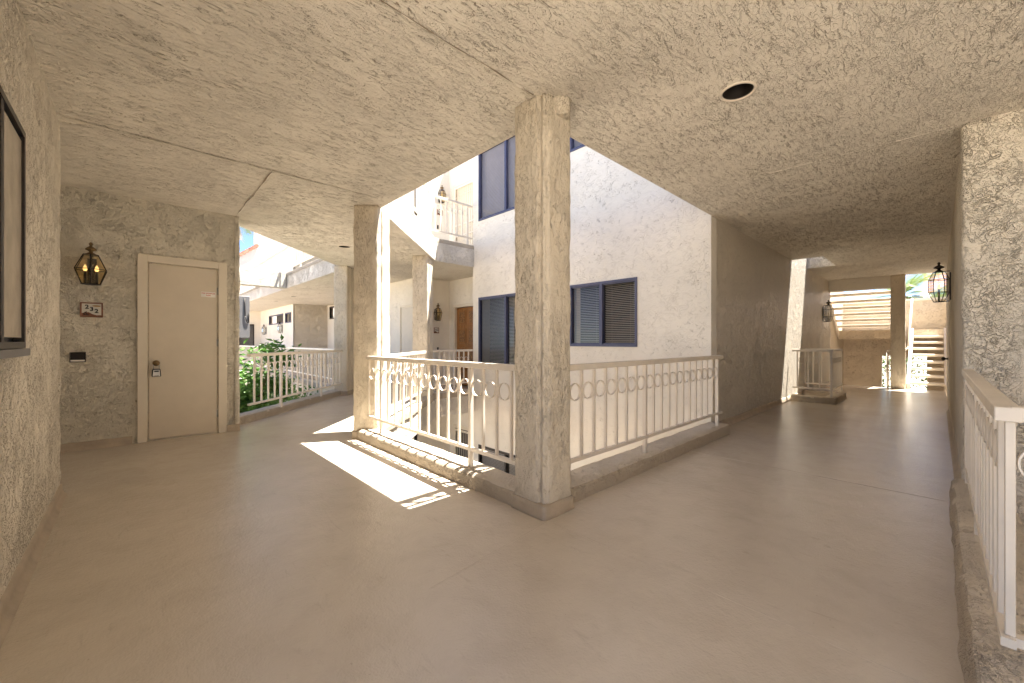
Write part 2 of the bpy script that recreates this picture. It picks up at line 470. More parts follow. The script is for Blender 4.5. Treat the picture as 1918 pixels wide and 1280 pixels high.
def text_into(mb, txt, size, mat, org=(0, 0, 0), bold=0.0, rot=None, y=-0.001):
    """flat lettering in the local XZ plane, facing -Y"""
    cu = bpy.data.curves.new('t', 'FONT'); cu.body = txt; cu.size = size; cu.offset = bold; cu.align_x = 'CENTER'
    ob = bpy.data.objects.new('t', cu)
    C.objects.link(ob)
    dg = bpy.context.evaluated_depsgraph_get(); me = bpy.data.meshes.new_from_object(ob.evaluated_get(dg))
    mb.mat(mat)
    vs = [mb.v((org[0]+v.co.x, org[1]+y, org[2]+v.co.y)) for v in me.vertices]
    for p in me.polygons: mb.f([vs[i] for i in p.vertices])
    bpy.data.objects.remove(ob); bpy.data.curves.remove(cu); bpy.data.meshes.remove(me)

# ------------------------------------------------------------------ levels and outline
ZC = 2.77            # ceiling
ST = 3.15            # storey height
GZ = -3.15
ROOF = 6.3

# ground, far ground
g = MB(); g.box(-150, 200, -150, 250, GZ-0.5, GZ); tag(g.build('ground', M['ground']), kind='structure')

floor_poly = [(-7, -6), (1.95, -6), (1.95, -0.12), (13.7, -0.12), (13.7, 2.05), (10.35, 2.05), (10.35, 1.45), (9.4, 1.45), (9.4, 2.05),  # far left and rear corners: unseen terrace added to bounce sunlight inside
              (5.45, 2.05), (5.4, 2.0), (2.18, 2.0), (2.18, 4.68), (4.43, 6.93), (6.25, 6.93), (6.25, 9.05), (5.25, 9.05),
              (5.25, 11.55), (6.45, 11.55), (6.45, 19.05), (5.1, 19.05), (5.1, 25.4), (3.4, 25.4), (3.4, 9.05), (1.0, 6.65), (1.0, 6.3),
              (-7, 6.3), (-7, 2.0)]
def slab(poly, z0, z1, name, mat, holes=(), fascia=None):
    s = MB(); s.mat(mat); s.prism(poly, z0, z1, holes)
    if fascia:
        s.mat(fascia)
        for fc in s.bm.faces:
            if abs(fc.normal.z) < 0.5: fc.material_index = s.cur
    return s
s = slab(floor_poly, -0.38, 0.0, 'f', M['floor'], fascia=M['rough'])
s.mat(M['smooth'])
for fc in s.bm.faces:
    if fc.normal.z < -0.5: fc.material_index = s.cur
tag(s.build('walkway_floor'), kind='structure')
# coating joints on the floor (slightly proud seams)
s = MB()
for a, b in (((1.93, 1.70), (1.93, -0.05)), ((1.93, 1.71), (1.0, 1.62)), ((4.25, -0.05), (4.25, 1.88))):
    d = (Vector(b)-Vector(a)); L = d.length; u = d/L; n = Vector((-u.y, u.x)); k = int(L/0.06); prev = None
    for i in range(k+1):
        q = Vector(a)+u*(L*i/k); w = 0.004+0.003*nz(q.x, q.y, 1, 9); o = n*0.004*nz(q.x, q.y, 3, 5)
        cur = (s.v((*(q+o-n*w), 0.0005)), s.v((*(q+o), 0.0022)), s.v((*(q+o+n*w), 0.0005)))
        if prev: s.f([prev[0], cur[0], cur[1], prev[1]]); s.f([prev[1], cur[1], cur[2], prev[2]])
        prev = cur
tag(s.build('floor_seam', M['floor']), kind='structure')

def circ(cx, cy, r, n=24): return [(cx+r*math.cos(2*math.pi*i/n), cy+r*math.sin(2*math.pi*i/n)) for i in range(n)]
DL = [(2.85, 0.89), (2.62, 6.95), (4.19, 15.9), (4.15, 18.2)]
ceil_poly = [(-0.45, -2.7), (1.9, -2.7), (1.9, -3.95), (4.55, -3.95), (4.55, -0.25), (13.7, -0.25), (13.7, 2.05), (10.9, 2.05), (10.9, 1.5), (9.55, 1.5), (9.55, 2.05),  # rear edges behind the camera shaped to let bounce light in
              (5.45, 2.05), (5.4, 2.0), (2.18, 2.0), (2.18, 4.68), (4.43, 6.93), (6.25, 6.93), (6.25, 9.05), (5.25, 9.05),
              (5.25, 11.55), (6.45, 11.55), (6.45, 19.05), (5.1, 19.05), (5.1, 25.4), (3.4, 25.4), (3.4, 9.05), (1.0, 6.65), (1.0, 6.3),
              (-2.6, 6.3), (-2.6, 4.4), (-0.63, 4.4), (-0.63, 0.9), (-0.45, 0.9)]
s = slab(ceil_poly, ZC, ST, 'c', M['ceil'], [circ(x, y, 0.095) for x, y in DL], fascia=M['rough'])
s.mat(M['ceil'])
# plaster joints on the ceiling: uneven raised seams
def seam(a, b, w=0.010, h=0.010):
    a, b = Vector(a), Vector(b); d = b-a; L = d.length; u = d/L; n = Vector((-u.y, u.x)); k = int(L/0.05); prev = None
    for i in range(k+1):
        q = a+u*(L*i/k); ww = w*(1+0.6*nz(q.x, q.y, 1, 7)); hh = h*(0.8+0.7*nz(q.x, q.y, 5, 8)); o = n*0.012*nz(q.x, q.y, 3, 3)
        cur = [s.v((*(q+o-n*ww*3), ZC-0.0005)), s.v((*(q+o-n*ww*0.2), ZC-hh)), s.v((*(q+o+n*ww*0.3), ZC-hh*0.9)), s.v((*(q+o+n*ww*0.5), ZC-0.0005))]
        if prev:
            for j in range(3): s.f([prev[j], cur[j], cur[j+1], prev[j+1]])
        prev = cur
seam((1.9, 1.82), (-0.4, 1.80)); seam((2.0, 4.33), (-0.4, 4.30)); seam((0.96, 4.31), (0.96, 6.2)); seam((4.5, -0.1), (4.42, 2.0), 0.010, 0.006)
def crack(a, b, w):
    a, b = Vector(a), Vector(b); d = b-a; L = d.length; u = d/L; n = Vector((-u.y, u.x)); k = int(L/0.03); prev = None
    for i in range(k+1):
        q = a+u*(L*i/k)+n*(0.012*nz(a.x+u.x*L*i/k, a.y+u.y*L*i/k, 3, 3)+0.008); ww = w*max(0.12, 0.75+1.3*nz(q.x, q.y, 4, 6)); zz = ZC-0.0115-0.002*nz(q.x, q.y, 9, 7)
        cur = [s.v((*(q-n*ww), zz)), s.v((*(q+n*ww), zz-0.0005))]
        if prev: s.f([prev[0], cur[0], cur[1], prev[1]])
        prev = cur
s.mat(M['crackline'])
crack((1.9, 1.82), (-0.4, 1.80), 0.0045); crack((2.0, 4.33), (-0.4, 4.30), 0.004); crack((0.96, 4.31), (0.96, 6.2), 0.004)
tag(s.build('ceiling'), kind='structure')

# ------------------------------------------------------------------ posts
def cove(poly, h=0.09, grow=0.012):
    c = sum((Vector(p) for p in poly), Vector((0, 0)))/len(poly)
    q = []
    n = len(poly)
    for i, p in enumerate(poly):
        p = Vector(p); a = (p-Vector(poly[i-1])).normalized(); b = (Vector(poly[(i+1) % n])-p).normalized()
        na = Vector((a.y, -a.x)); nb = Vector((b.y, -b.x)); m = (na+nb)
        m = m/max(0.5, m.length_squared)*2 if m.length > 0.1 else na
        q.append(tuple(p+m*grow*1.0))
    s = rough_prism(q, -0.01, h, 0.004, 0.03, 0.012)
    for v in s.bm.verts:      # flare where it meets the floor, ragged top line
        if v.co.z < 0.03:
            d = Vector((v.co.x, v.co.y))-c; d.normalize(); f = 0.012*(1-max(0, v.co.z)/0.03)
            v.co.x += d.x*f; v.co.y += d.y*f
        elif v.co.z > h-0.002: v.co.z += 0.012*nz(v.co.x, v.co.y, 0, 12)
    return s
# corner post with a notched corner
P = [(1.925, 1.80), (1.955, 1.80), (1.955, 1.765), (1.975, 1.74), (2.20, 1.74), (2.20, 2.02), (1.925, 2.02)]
post = empty('stucco_post', (0, 0, 0), 0, 'nearest stucco post at the courtyard corner, with a grooved edge and round pipe collar', 'post')
rough_prism(P, 0, ZC+0.01, 0.005, 0.035, 0.014).build('shaft', M['post'], post)
s = rough_prism([(1.942, 1.768), (1.958, 1.752), (1.966, 1.760), (1.966, 1.79), (1.95, 1.79)], 0.0, ZC, 0.003, 0.04, 0.004)
s.build('corner_bead', M['post'], post)
cove([(1.925, 1.75), (1.935, 1.74), (2.20, 1.74), (2.20, 2.02), (1.925, 2.02)]).build('base_cove', M['cove'], post)
s = MB(); s.lathe([(0.055, ZC-0.11), (0.075, ZC-0.10), (0.082, ZC-0.05), (0.078, ZC-0.01), (0.09, ZC+0.005)], 20, (2.10, 1.765))
for v in s.bm.verts: v.co += Vector((nz(*v.co, 20), nz(v.co.y, v.co.x, v.co.z, 20), 0))*0.012
s.build('pipe_collar', M['post'], post)

def diag_pillar(x, y, name, label, z0=0.0, z1=ZC+0.01, mat=None, bead=True):
    """pillar turned 45 degrees; (x, y) is its corner towards the camera's right"""
    r = empty(name, (x, y, 0), R(45), label, 'pillar')
    # local +x runs along (1,1), local +y along (-1,1)
    poly = [(0, 0), (0.13, 0), (0.13, 0.03), (0.17, 0.03), (0.17, 0.0), (0.44, 0.0), (0.44, 0.29), (0, 0.29)]
    rough_prism(poly, z0, z1, 0.006, 0.04, 0.012).build('shaft', mat or M['post'], r)
    if z0 == 0: cove([(0, 0), (0.44, 0), (0.44, 0.29), (0, 0.29)]).build('base_cove', M['cove'], r)
    return r
diag_pillar(2.10, 4.55, 'stucco_pillar', 'slanted stucco pillar at the left end of the railing beside the sunlit floor')
diag_pillar(4.02, 6.58, 'stucco_pillar', 'far stucco pillar across the courtyard, below the corner of the upper balcony')
diag_pillar(3.32, 8.66, 'stucco_pillar', 'stucco pillar at the far end of the walkway railing by the green shrub')

# ------------------------------------------------------------------ kerbs
KH = 0.115
def kerb(p0, p1, w, **kw):
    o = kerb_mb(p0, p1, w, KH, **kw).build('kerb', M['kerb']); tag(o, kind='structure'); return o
kerb((2.18, 2.0), (2.18, 4.72), 0.26)            # left of path = -X side
kerb((5.42, 2.06), (2.15, 2.06), 0.28)
def kerb_walk(a, b, w):
    """a->b with the walk on the right hand side; body to the left"""
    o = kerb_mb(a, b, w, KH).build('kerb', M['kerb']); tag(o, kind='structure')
kerb_walk((4.55, -0.07), (1.83, -0.07), 0.27)
kerb_walk((1.85, -0.09), (1.85, -5), 0.27)
kerb_walk((1.02, 6.55), (3.35, 8.88), 0.22)
kerb_walk((3.55, 9.0), (3.55, 25.3), 0.2)
kerb_walk((4.05, 6.86), (2.0, 4.81), 0.24)
o = kerb_mb((5.4, 7.12), (4.2, 7.12), 0.2, KH).build('kerb', M['kerb']); tag(o, kind='structure')
# upper-level kerbs
def up(o): o.location.z = ST
for a, b, w in (((5.42, 1.99), (2.15, 1.99), 0.2), ((2.17, 2.0), (2.17, 4.72), 0.2), ((4.2, 6.98), (2.02, 4.80), 0.19), ((5.4, 7.14), (4.2, 7.14), 0.2), ((3.55, 9.0), (3.55, 25.3), 0.17), ((1.02, 6.6), (3.35, 8.93), 0.2)):
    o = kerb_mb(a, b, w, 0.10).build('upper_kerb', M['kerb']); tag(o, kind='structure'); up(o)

# ------------------------------------------------------------------ railings
BAL = {}
def baluster_me(h, w):
    k = ('b', round(h, 3), w)
    if k not in BAL:
        s = MB(); s.box(-w/2, w/2, -w/2, w/2, 0, h)
        bmesh.ops.bevel(s.bm, geom=[e for e in s.bm.edges if abs(e.verts[0].co.z-e.verts[1].co.z) > 0.1], offset=0.002, segments=1, affect='EDGES')
        me = bpy.data.meshes.new('baluster'); s.bm.to_mesh(me); s.bm.free(); me.materials.append(M['rail']); BAL[k] = me
    return BAL[k]
def ring_me(r):
    k = ('r', r)
    if k not in BAL:
        s = MB(); n = 28; w = 0.011; ro, ri = r, r-0.005
        V = [[s.v((rr*math.cos(2*math.pi*i/n), y, rr*math.sin(2*math.pi*i/n))) for rr, y in ((ro, -w), (ro, w), (ri, w), (ri, -w))] for i in range(n)]
        for i in range(n):
            a, b = V[i], V[(i+1) % n]
            for j in range(4): s.f([a[j], b[j], b[(j+1) % 4], a[(j+1) % 4]], j in (0, 2))
        bmesh.ops.recalc_face_normals(s.bm, faces=s.bm.faces[:])
        me = bpy.data.meshes.new('ring'); s.bm.to_mesh(me); s.bm.free(); me.materials.append(M['rail']); BAL[k] = me
    return BAL[k]
def part(name, me, parent, loc):
    o = bpy.data.objects.new(name, me); C.objects.link(o); o.parent = parent; o.location = loc; return o

def railing(p0, p1, label, n, first=0.0, last=0.0, posts=(), rings=True, z=0.0, top=0.98, bot=0.25, group='painted steel railings', over=(0.0, 0.0), kerbz=0.11, ringz=0.772):
    """n balusters evenly between first and L-last"""
    p0, p1 = Vector(p0), Vector(p1); d = p1-p0; L = d.length
    r = empty('railing', (p0.x, p0.y, z), math.atan2(d.y, d.x), label, 'railing', group)
    s = MB(); s.box(-over[0], L+over[1], -0.029, 0.029, top-0.045, top)
    bmesh.ops.bevel(s.bm, geom=s.bm.edges[:], offset=0.003, segments=1, affect='EDGES')
    s.build('top_rail', M['rail'], r)
    s = MB(); s.box(-over[0], L+over[1], -0.016, 0.016, bot, bot+0.028); s.build('bottom_rail', M['rail'], r)
    sp = (L-first-last)/(n-1)
    me = baluster_me(top-0.045-bot-0.028, 0.022); pm = baluster_me(top-0.045-kerbz, 0.034)
    for i in range(n):
        x = first+sp*i
        if i in posts: part('post', pm, r, (x, 0, kerbz))
        else: part('baluster', me, r, (x, 0, bot+0.028))
        if rings and i < n-1: part('ring', ring_me(round(min(0.066, sp/2-0.012), 4)), r, (x+sp/2, 0, ringz))
    return r
railing((2.03, 2.02), (2.03, 4.74), 'ringed steel railing between the nearest post and the slanted pillar, beside the sunlit floor', 16, 0.14, 0.12, (3, 13), over=(0, 0.0))
railing((2.2, 1.87), (5.38, 1.87), 'ringed steel railing from the nearest post to the corridor wall, below the slider window', 19, 0.13, 0.14, (7, 18), over=(0, 0))
railing((2.005, -0.15), (4.52, -0.15), 'near railing at the right edge, running into the right corridor wall', 15, 0.15, 0.08, (7, 14), top=0.945, bot=0.20, over=(0.03, 0))
railing((2.005, -0.155), (2.005, -4.6), 'railing seen end on at the far right, turning away from the corner', 28, 0.0, 0.1, (9, 18, 27), top=0.9475, bot=0.2025, over=(0.0, 0), kerbz=0.19)
railing((1.17, 6.62), (3.20, 8.65), 'railing in front of the green shrub, on the curved far side of the walkway', 18, 0.12, 0.08, (4, 12), over=(0.0, 0.0))
railing((2.32, 4.86), (3.96, 6.50), 'short sunlit railing behind the slanted pillar, along the far side of the courtyard', 15, 0.1, 0.1, (5, 10), over=(0, 0))
railing((4.34, 7.02), (5.41, 7.02), 'short railing in front of the carved wooden door', 8, 0.1, 0.1, (4,), over=(0, 0))
railing((3.45, 9.1), (3.45, 25.2), 'long far railing along the distant walkway beyond the shrub', 98, 0.1, 0.1, (10, 20, 30, 40, 50, 60, 70, 80, 90), rings=False)
# upper level
railing((2.10, 2.0), (5.38, 2.0), 'upper storey railing directly above the corner post railing', 20, 0.1, 0.1, (6, 13), z=ST)
railing((2.12, 2.05), (2.12, 4.7), 'upper storey railing above the sunlit kerb', 16, 0.1, 0.1, (5, 10), z=ST)
railing((2.16, 4.80), (4.30, 6.94), 'upper balcony railing, slanted sunlit run left of the balcony corner', 18, 0.1, 0.0, (6, 12, 17), z=ST)
railing((4.34, 7.03), (5.41, 7.03), 'upper balcony railing with rings in front of the white security door', 8, 0.0, 0.12, (7,), z=ST)
railing((3.47, 9.1), (3.47, 25.2), 'long upper storey railing of the distant wing, top left of the opening', 98, 0.1, 0.1, (10, 20, 30, 40, 50, 60, 70, 80, 90), rings=False, z=ST)

# light well in the far corridor
well = [((9.33, 2.0), (9.33, 1.30)), ((9.33, 1.30), (10.45, 1.30)), ((10.45, 1.30), (10.45, 2.0))]
kerb_walk((9.30, 1.97), (9.30, 1.28), 0.2); kerb_walk((9.30, 1.28), (10.55, 1.28), 0.2); kerb_walk((10.55, 1.28), (10.55, 1.97), 0.2)
railing((9.36, 1.95), (9.36, 1.35), 'front side of the small railed light well in the far corridor', 4, 0.08, 0.0, (3,), over=(0.0, 0.03), top=1.0, ringz=0.79)
railing((9.395, 1.35), (10.45, 1.35), 'long side of the small railed light well in the far corridor', 9, 0.1, 0.0, (8,), top=1.0, ringz=0.79)
railing((10.45, 1.385), (10.45, 1.95), 'rear side of the small railed light well in the far corridor', 4, 0.14, 0.0, (), top=1.0, ringz=0.79)

# ------------------------------------------------------------------ windows and doors
def window(parent, x, y, z, rz, w, h, split=0.5, glass=None, frame=None, blind=True, fw=0.035, depth=0.2, back=True, proud=0.015, glass2=None, bslope=0.45, pane_y=0.030):
    """local x to the viewer's right, local -y outwards; (x,y,z) is the lower left corner on the wall face"""
    frame = frame or M['alu']; glass = glass or M['glass']; glass2 = glass2 or glass
    s = MB()
    s.box(0, w, -proud, 0.06, 0, fw); s.box(0, w, -proud, 0.06, h-fw, h)
    s.box(0, fw, -proud, 0.06, fw, h-fw); s.box(w-fw, w, -proud, 0.06, fw, h-fw)
    s.box(fw, w-fw, 0.005, 0.055, fw, fw+0.02); s.box(fw, w-fw, 0.005, 0.055, h-fw-0.02, h-fw)
    if split:
        m = w*split; s.box(m-0.022, m+0.022, -proud+0.004, 0.057, fw, h-fw)
        if pane_y > 0: s.box(m-0.05, m-0.028, 0.012, 0.05, fw+0.02, h-fw-0.02)
    f = s.build('window', frame, parent, (x, y, z), rz)
    segs = [(fw, w-fw)] if not split else [(fw, w*split-0.022), (w*split+0.022, w-fw)]
    for k, (a, b) in enumerate(segs):
        q = MB(); yy = pane_y+(0.012*k if pane_y > 0 else 0); q.f([q.v((a, yy, fw+0.02)), q.v((b, yy, fw+0.02)), q.v((b, yy, h-fw-0.02)), q.v((a, yy, h-fw-0.02))])
        q.build('pane', glass if k == 0 else glass2, f)
    if blind:
        q = MB(); n = int((h-2*fw)/0.028)
        for a, b in segs:
            for i in range(n):
                zz = fw+0.03+i*0.028
                q.f([q.v((a+0.012, 0.060, zz)), q.v((b-0.012, 0.060, zz)), q.v((b-0.012, 0.080, zz+0.028*bslope)), q.v((a+0.012, 0.080, zz+0.028*bslope))])
            for xx in (a+0.12, b-0.12): q.box(xx-0.001, xx+0.001, 0.084, 0.086, fw, h-fw)
        q.build('blind', M['blind'], f)
    if back:
        q = MB(); q.box(-0.05, w+0.05, depth+0.15, depth+0.17, -0.05, h+0.05); q.build('room_shade_panel', M['room'], f)  # dark panel painting the unlit interior behind the window
    return f

# ---- courtyard building
b1 = empty('apartment_building', (5.4, 2.0, GZ), 0, 'cream stucco apartment block across the courtyard, with slider windows and a carved wooden door', 'building')
def P1(o):  # keep world coordinates under the building's root
    o.parent = b1; o.matrix_parent_inverse = Matrix.Translation((-5.4, -2.0, -GZ)); return o
TOP1 = ROOF
wins = [(3.04, 4.29, 1.07, 2.10), (5.07, 6.77, 0.58, 2.09)]
holes = []
for st in (-1, 0, 1):
    for a, b, c, d in wins:
        c += 0.14 if (st == 1 and a < 4) else 0
        holes.append((a-2.0, b-2.0, c+ST*st, d+ST*st))
P1(wall_mb((5.4, 2.0), (5.4, 6.97), GZ, TOP1, 0.18, -1, holes).build('wall', M['smooth']))
P1(wall_mb((5.58, 2.0), (13.7, 2.0), GZ, TOP1, 0.15, 1).build('wall', M['wall_side']))
P1(wall_mb((5.4001, 6.972), (6.17, 6.972), GZ, TOP1, 0.12, -1).build('wall', M['smooth'])) 
P1(wall_mb((6.17, 6.85), (6.17, 9.0), GZ, TOP1, 0.15, -1, [(0.95, 1.89, 0.0+ST*k, 2.06+ST*k) for k in (-1, 0, 1)]).build('wall', M['smooth']))
P1(wall_mb((5.2, 9.0), (6.32, 9.0), GZ, TOP1, 0.15, 1).build('wall', M['smooth']))
s = MB(); s.box(5.45, 13.7, 2.02, 6.9, TOP1-0.02, TOP1+0.12); s.box(6.2, 13.7, 6.9, 25, TOP1-0.02, TOP1+0.12); s.box(13.5, 13.7, 2.2, 30, GZ, TOP1-0.03)
P1(s.build('roof', M['smooth']))
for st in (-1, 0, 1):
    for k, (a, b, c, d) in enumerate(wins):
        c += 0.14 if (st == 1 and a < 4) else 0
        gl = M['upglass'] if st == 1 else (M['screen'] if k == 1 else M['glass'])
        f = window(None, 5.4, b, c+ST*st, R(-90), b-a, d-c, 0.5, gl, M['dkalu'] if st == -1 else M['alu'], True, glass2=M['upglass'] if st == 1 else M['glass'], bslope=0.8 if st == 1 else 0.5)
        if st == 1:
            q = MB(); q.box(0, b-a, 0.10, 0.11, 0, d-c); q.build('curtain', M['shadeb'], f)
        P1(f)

def flush_door(parent, x, y, z, rz, w, h, leafmat, framemat, fw=0.075, proud=0.03, knob=True, hinges=True, leaf_in=0.0):
    s = MB(); s.box(-fw, 0, -proud, 0.1, 0, h+fw); s.box(w, w+fw, -proud, 0.1, 0, h+fw); s.box(0, w, -proud, 0.1, h, h+fw)
    bmesh.ops.bevel(s.bm, geom=s.bm.edges[:], offset=0.003, segments=1, affect='EDGES')
    d = MB(); d.box(0.012, w-0.012, -0.012+leaf_in, 0.03+leaf_in, 0.024, h-0.012)
    bmesh.ops.bevel(d.bm, geom=d.bm.edges[:], offset=0.002, segments=1, affect='EDGES')
    o = d.build('door', leafmat, parent, (x, y, z), rz)
    s.build('door_frame', framemat, o)
    q = MB(); q.box(0.0, w, 0.04+leaf_in, 0.06+leaf_in, 0.001, h-0.001); q.build('door_gap_shade', M['black'], o)  # black sheet painting the shade in the gap around the leaf
    if hinges:
        for zz in (0.25, h*0.55, h-0.28):
            q = MB(); q.tube((w-0.004, -0.018, zz-0.045), (w-0.004, -0.018, zz+0.045), 0.007, 8); q.box(w-0.018, w+0.010, -0.016, -0.0125, zz-0.045, zz+0.045); q.build('hinge', M['steel'], o)
    return o

# carved wooden door at this storey, gates above and below
def carved_door(parent, x, y, z, rz):
    w, h = 0.92, 2.04
    o = flush_door(parent, x, y, z, rz, w, h, M['wood'], M['framep'], leaf_in=0.05, hinges=False)
    for r_ in range(4):
        for c_ in range(2):
            a = 0.09+c_*0.42; zz = 0.12+r_*0.485
            s = MB(); s.box(a, a+0.33, 0.026, 0.040, zz, zz+0.40); bmesh.ops.bevel(s.bm, geom=s.bm.edges[:], offset=0.012, segments=1, affect='EDGES')
            s.mat(M['carve']); s.box(a+0.05, a+0.28, 0.020, 0.030, zz+0.05, zz+0.35)
            s.mats = [M['wood'], M['carve']]
            for fc in s.bm.faces:
                cx = sum(v.co.y for v in fc.verts)/len(fc.verts)
                fc.material_index = 1 if min(v.co.y for v in fc.verts) < 0.0258 else 0
            s.build('carved_panel', None, o)
    s = MB(); s.lathe([(0.02, 0), (0.03, 0.02), (0.03, 0.04), (0.015, 0.055)], 12)
    k = s.build('door_knob', M['brass'], o, (0.86, 0.03, 1.0)); k.rotation_euler = (R(90), 0, 0)
    return o
P1(carved_door(None, 6.17, 8.72, 0.0, R(-90)))

def bar_door(x, y, z, rz, arch, mat):
    w, h = 0.92, 2.04
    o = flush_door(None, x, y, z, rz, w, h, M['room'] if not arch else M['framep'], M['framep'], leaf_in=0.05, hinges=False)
    s = MB(); y0 = -0.045
    for a, b, c, d in ((0.01, 0.06, 0.02, 2.02), (0.86, 0.91, 0.02, 2.02), (0.06, 0.86, 1.97, 2.02), (0.06, 0.86, 0.02, 0.08), (0.06, 0.86, 1.0, 1.03), (0.06, 0.86, 0.72, 0.75)):
        s.box(a, b, y0, y0+0.025, c, d)
    for i in range(1, 9):
        xx = 0.06+i*0.8/9; s.box(xx-0.006, xx+0.006, y0+0.006, y0+0.018, 0.08, 1.97)
    if arch:
        for base, sg in ((1.74, 1), (0.86, 1), (0.62, -1)):
            pts = []
            for i in range(25):
                t = i/24; xx = 0.06+0.8*t; zz = base+sg*(0.05*math.sin(t*math.pi*2)**2 + 0.07*math.exp(-((t-0.5)/0.09)**2))
                pts.append((xx, y0+0.012, zz))
            s.path(pts, 0.009, 5)
    s.build('security_grille', mat, o)
    s = MB(); s.box(0.83, 0.89, y0-0.02, y0-0.002, 0.93, 1.01); s.box(0.83, 0.89, y0-0.02, y0-0.002, 1.04, 1.12); s.build('lock', M['dkmetal'], o)
    return P1(o)
bar_door(6.17, 8.72, ST, R(-90), True, M['rail'])
bar_door(6.17, 8.72, GZ, R(-90), False, M['framep'])
# smoke detector-like stub above the door
# ---- wall with closet door (far side of walkway)
w2 = tag(wall_mb((5.2, 9.002), (5.2, 11.5), GZ, ROOF+1.0, 0.15, -1).build('stucco_wall', M['smooth']), 'far stucco wall with a plain closet door, seen left of the carved door recess', 'wall')
flush_door(w2, 5.2, 9.82, 0, R(-90), 0.72, 2.05, M['doorp'], M['framep'], fw=0.05, leaf_in=-0.0)
# ---- left walls
lw = empty('stucco_wall', (-0.4, 4.49, 0), 0, 'near stucco wall along the left edge, with a dark framed window', 'wall')
def PL(o): o.parent = lw; o.matrix_parent_inverse = Matrix.Translation((0.4, -4.49, 0)); return o
hz = (1.12, 2.13)
P_ = wall_mb((-0.4, 1.2), (-0.4, 4.47), 0, ZC, 0.22, 1, [(0.55, 1.75, hz[0], hz[1])])
PL(P_.build('wall', M['wall']))
s = rough_prism([(-0.62, 4.4), (-0.397, 4.4), (-0.397, 4.49), (-0.62, 4.49)], 0, ZC, 0.006, 0.035, 0.02); PL(s.build('wall_end', M['wall']))
def skirting(p0, p1, h=0.085, t=0.010, step=0.05):
    """painted cove at the foot of a wall: p0->p1, body to the right of the path"""
    s = MB(); p0, p1 = Vector(p0), Vector(p1); d = p1-p0; L = d.length; u = d/L; n = Vector((u.y, -u.x)); k = int(L/step); rows = []
    for i in range(k+1):
        q = p0+u*(L*i/k); j = nz(q.x, q.y, 2, 9)*0.004; hh = h+0.01*nz(q.x, q.y, 7, 8)
        rows.append([s.v((*(q+n*a), z)) for a, z in ((t+0.028, 0.001), (t+0.010+j, 0.018), (t+0.002+j, 0.04), (t+j*0.6, hh-0.006), (0.0, hh+0.002))])
    for a, b in zip(rows, rows[1:]):
        for i in range(4): s.f([a[i], b[i], b[i+1], a[i+1]], True)
    return s
PL(skirting((-0.4, 1.2), (-0.4, 4.5)).build('base_cove', M['cove']))
wnd = window(None, -0.4, 1.75, hz[0], R(90), 1.2, hz[1]-hz[0], 0.64, M['reflpane'], M['dkalu'], False, fw=0.028, proud=0.03, glass2=M['reflpane'], pane_y=-0.020)
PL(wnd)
s = MB(); s.box(-0.02, 1.19, -0.045, -0.001, -0.035, -0.002); s.build('window_sill', M['grey'], wnd)

bw = empty('stucco_wall', (-2.5, 6.22, 0), 0, 'stucco wall facing the camera at the left, holding the closet door, the brass lantern and number 232', 'wall')
def PB(o): o.parent = bw; o.matrix_parent_inverse = Matrix.Translation((2.5, -6.22, 0)); return o
PB(wall_mb((-2.75, 6.22), (0.985, 6.22), 0, ZC, 0.2, 1).build('wall', M['wall_tan']))
PB(rough_prism([(0.94, 6.205), (1.0, 6.205), (1.0, 6.7), (0.94, 6.7)], 0, ZC, 0.006, 0.035, 0.018).build('wall_end', M['wall_tan']))
PB(skirting((-2.5, 6.22), (-0.01, 6.22)).build('base_cove', M['cove']))
PB(skirting((0.86, 6.205), (1.0, 6.205)).build('base_cove', M['cove']))
d = flush_door(None, 0.115, 6.22, 0.0, 0, 0.66, 2.06, M['doorp'], M['framep'], fw=0.085); PB(d)
s = MB(); s.lathe([(0.001, 0), (0.033, 0.002), (0.033, 0.008), (0.018, 0.014), (0.016, 0.03), (0.028, 0.042), (0.030, 0.056), (0.02, 0.066), (0.001, 0.068)], 20)
k = s.build('door_knob', M['brass'], d, (0.075, -0.012, 0.90)); k.rotation_euler = (R(90), 0, 0)
# sticker on the door
s = MB(); s.mat(M['paper']); s.box(0.487, 0.632, -0.0150, -0.0135, 1.70, 1.765)
text_into(s, 'FIRE SPRINKLER', 0.0195, M['red'], (0.5595, -0.0150, 1.739), 0.0004); text_into(s, 'RISER', 0.0195, M['red'], (0.5595, -0.0150, 1.714), 0.0004)
s.build('notice_sticker', None, d)
# unseen walls added to block sky light and bounce sunlight

tag(wall_mb((2.25, -4.0), (4.6, -4.0), GZ, ST, 0.2, -1).build('stucco_wall', M['wall']), 'unseen stucco wall added behind the camera to cut light from the right hand well', 'wall')
tag(wall_mb((-2.8, 4.25), (-0.63, 4.25), 0, ZC, 0.2, -1).build('stucco_wall', M['wall']), 'unseen stucco wall added behind the near left wall to shut light out of the entry recess', 'wall')
tag(wall_mb((-7, -6.2), (4.5, -6.2), GZ, 5.2, 0.3, -1).build('stucco_wall', M['smooth']), 'unseen tall stucco wall added beyond the terrace behind the camera to block sky and bounce sunlight', 'wall')
tag(wall_mb((-2.8, 4.0), (-2.8, 6.4), 0, ZC, 0.2, 1).build('stucco_wall', M['wall']), 'unseen stucco wall added to close the entry recess against sky light', 'wall')
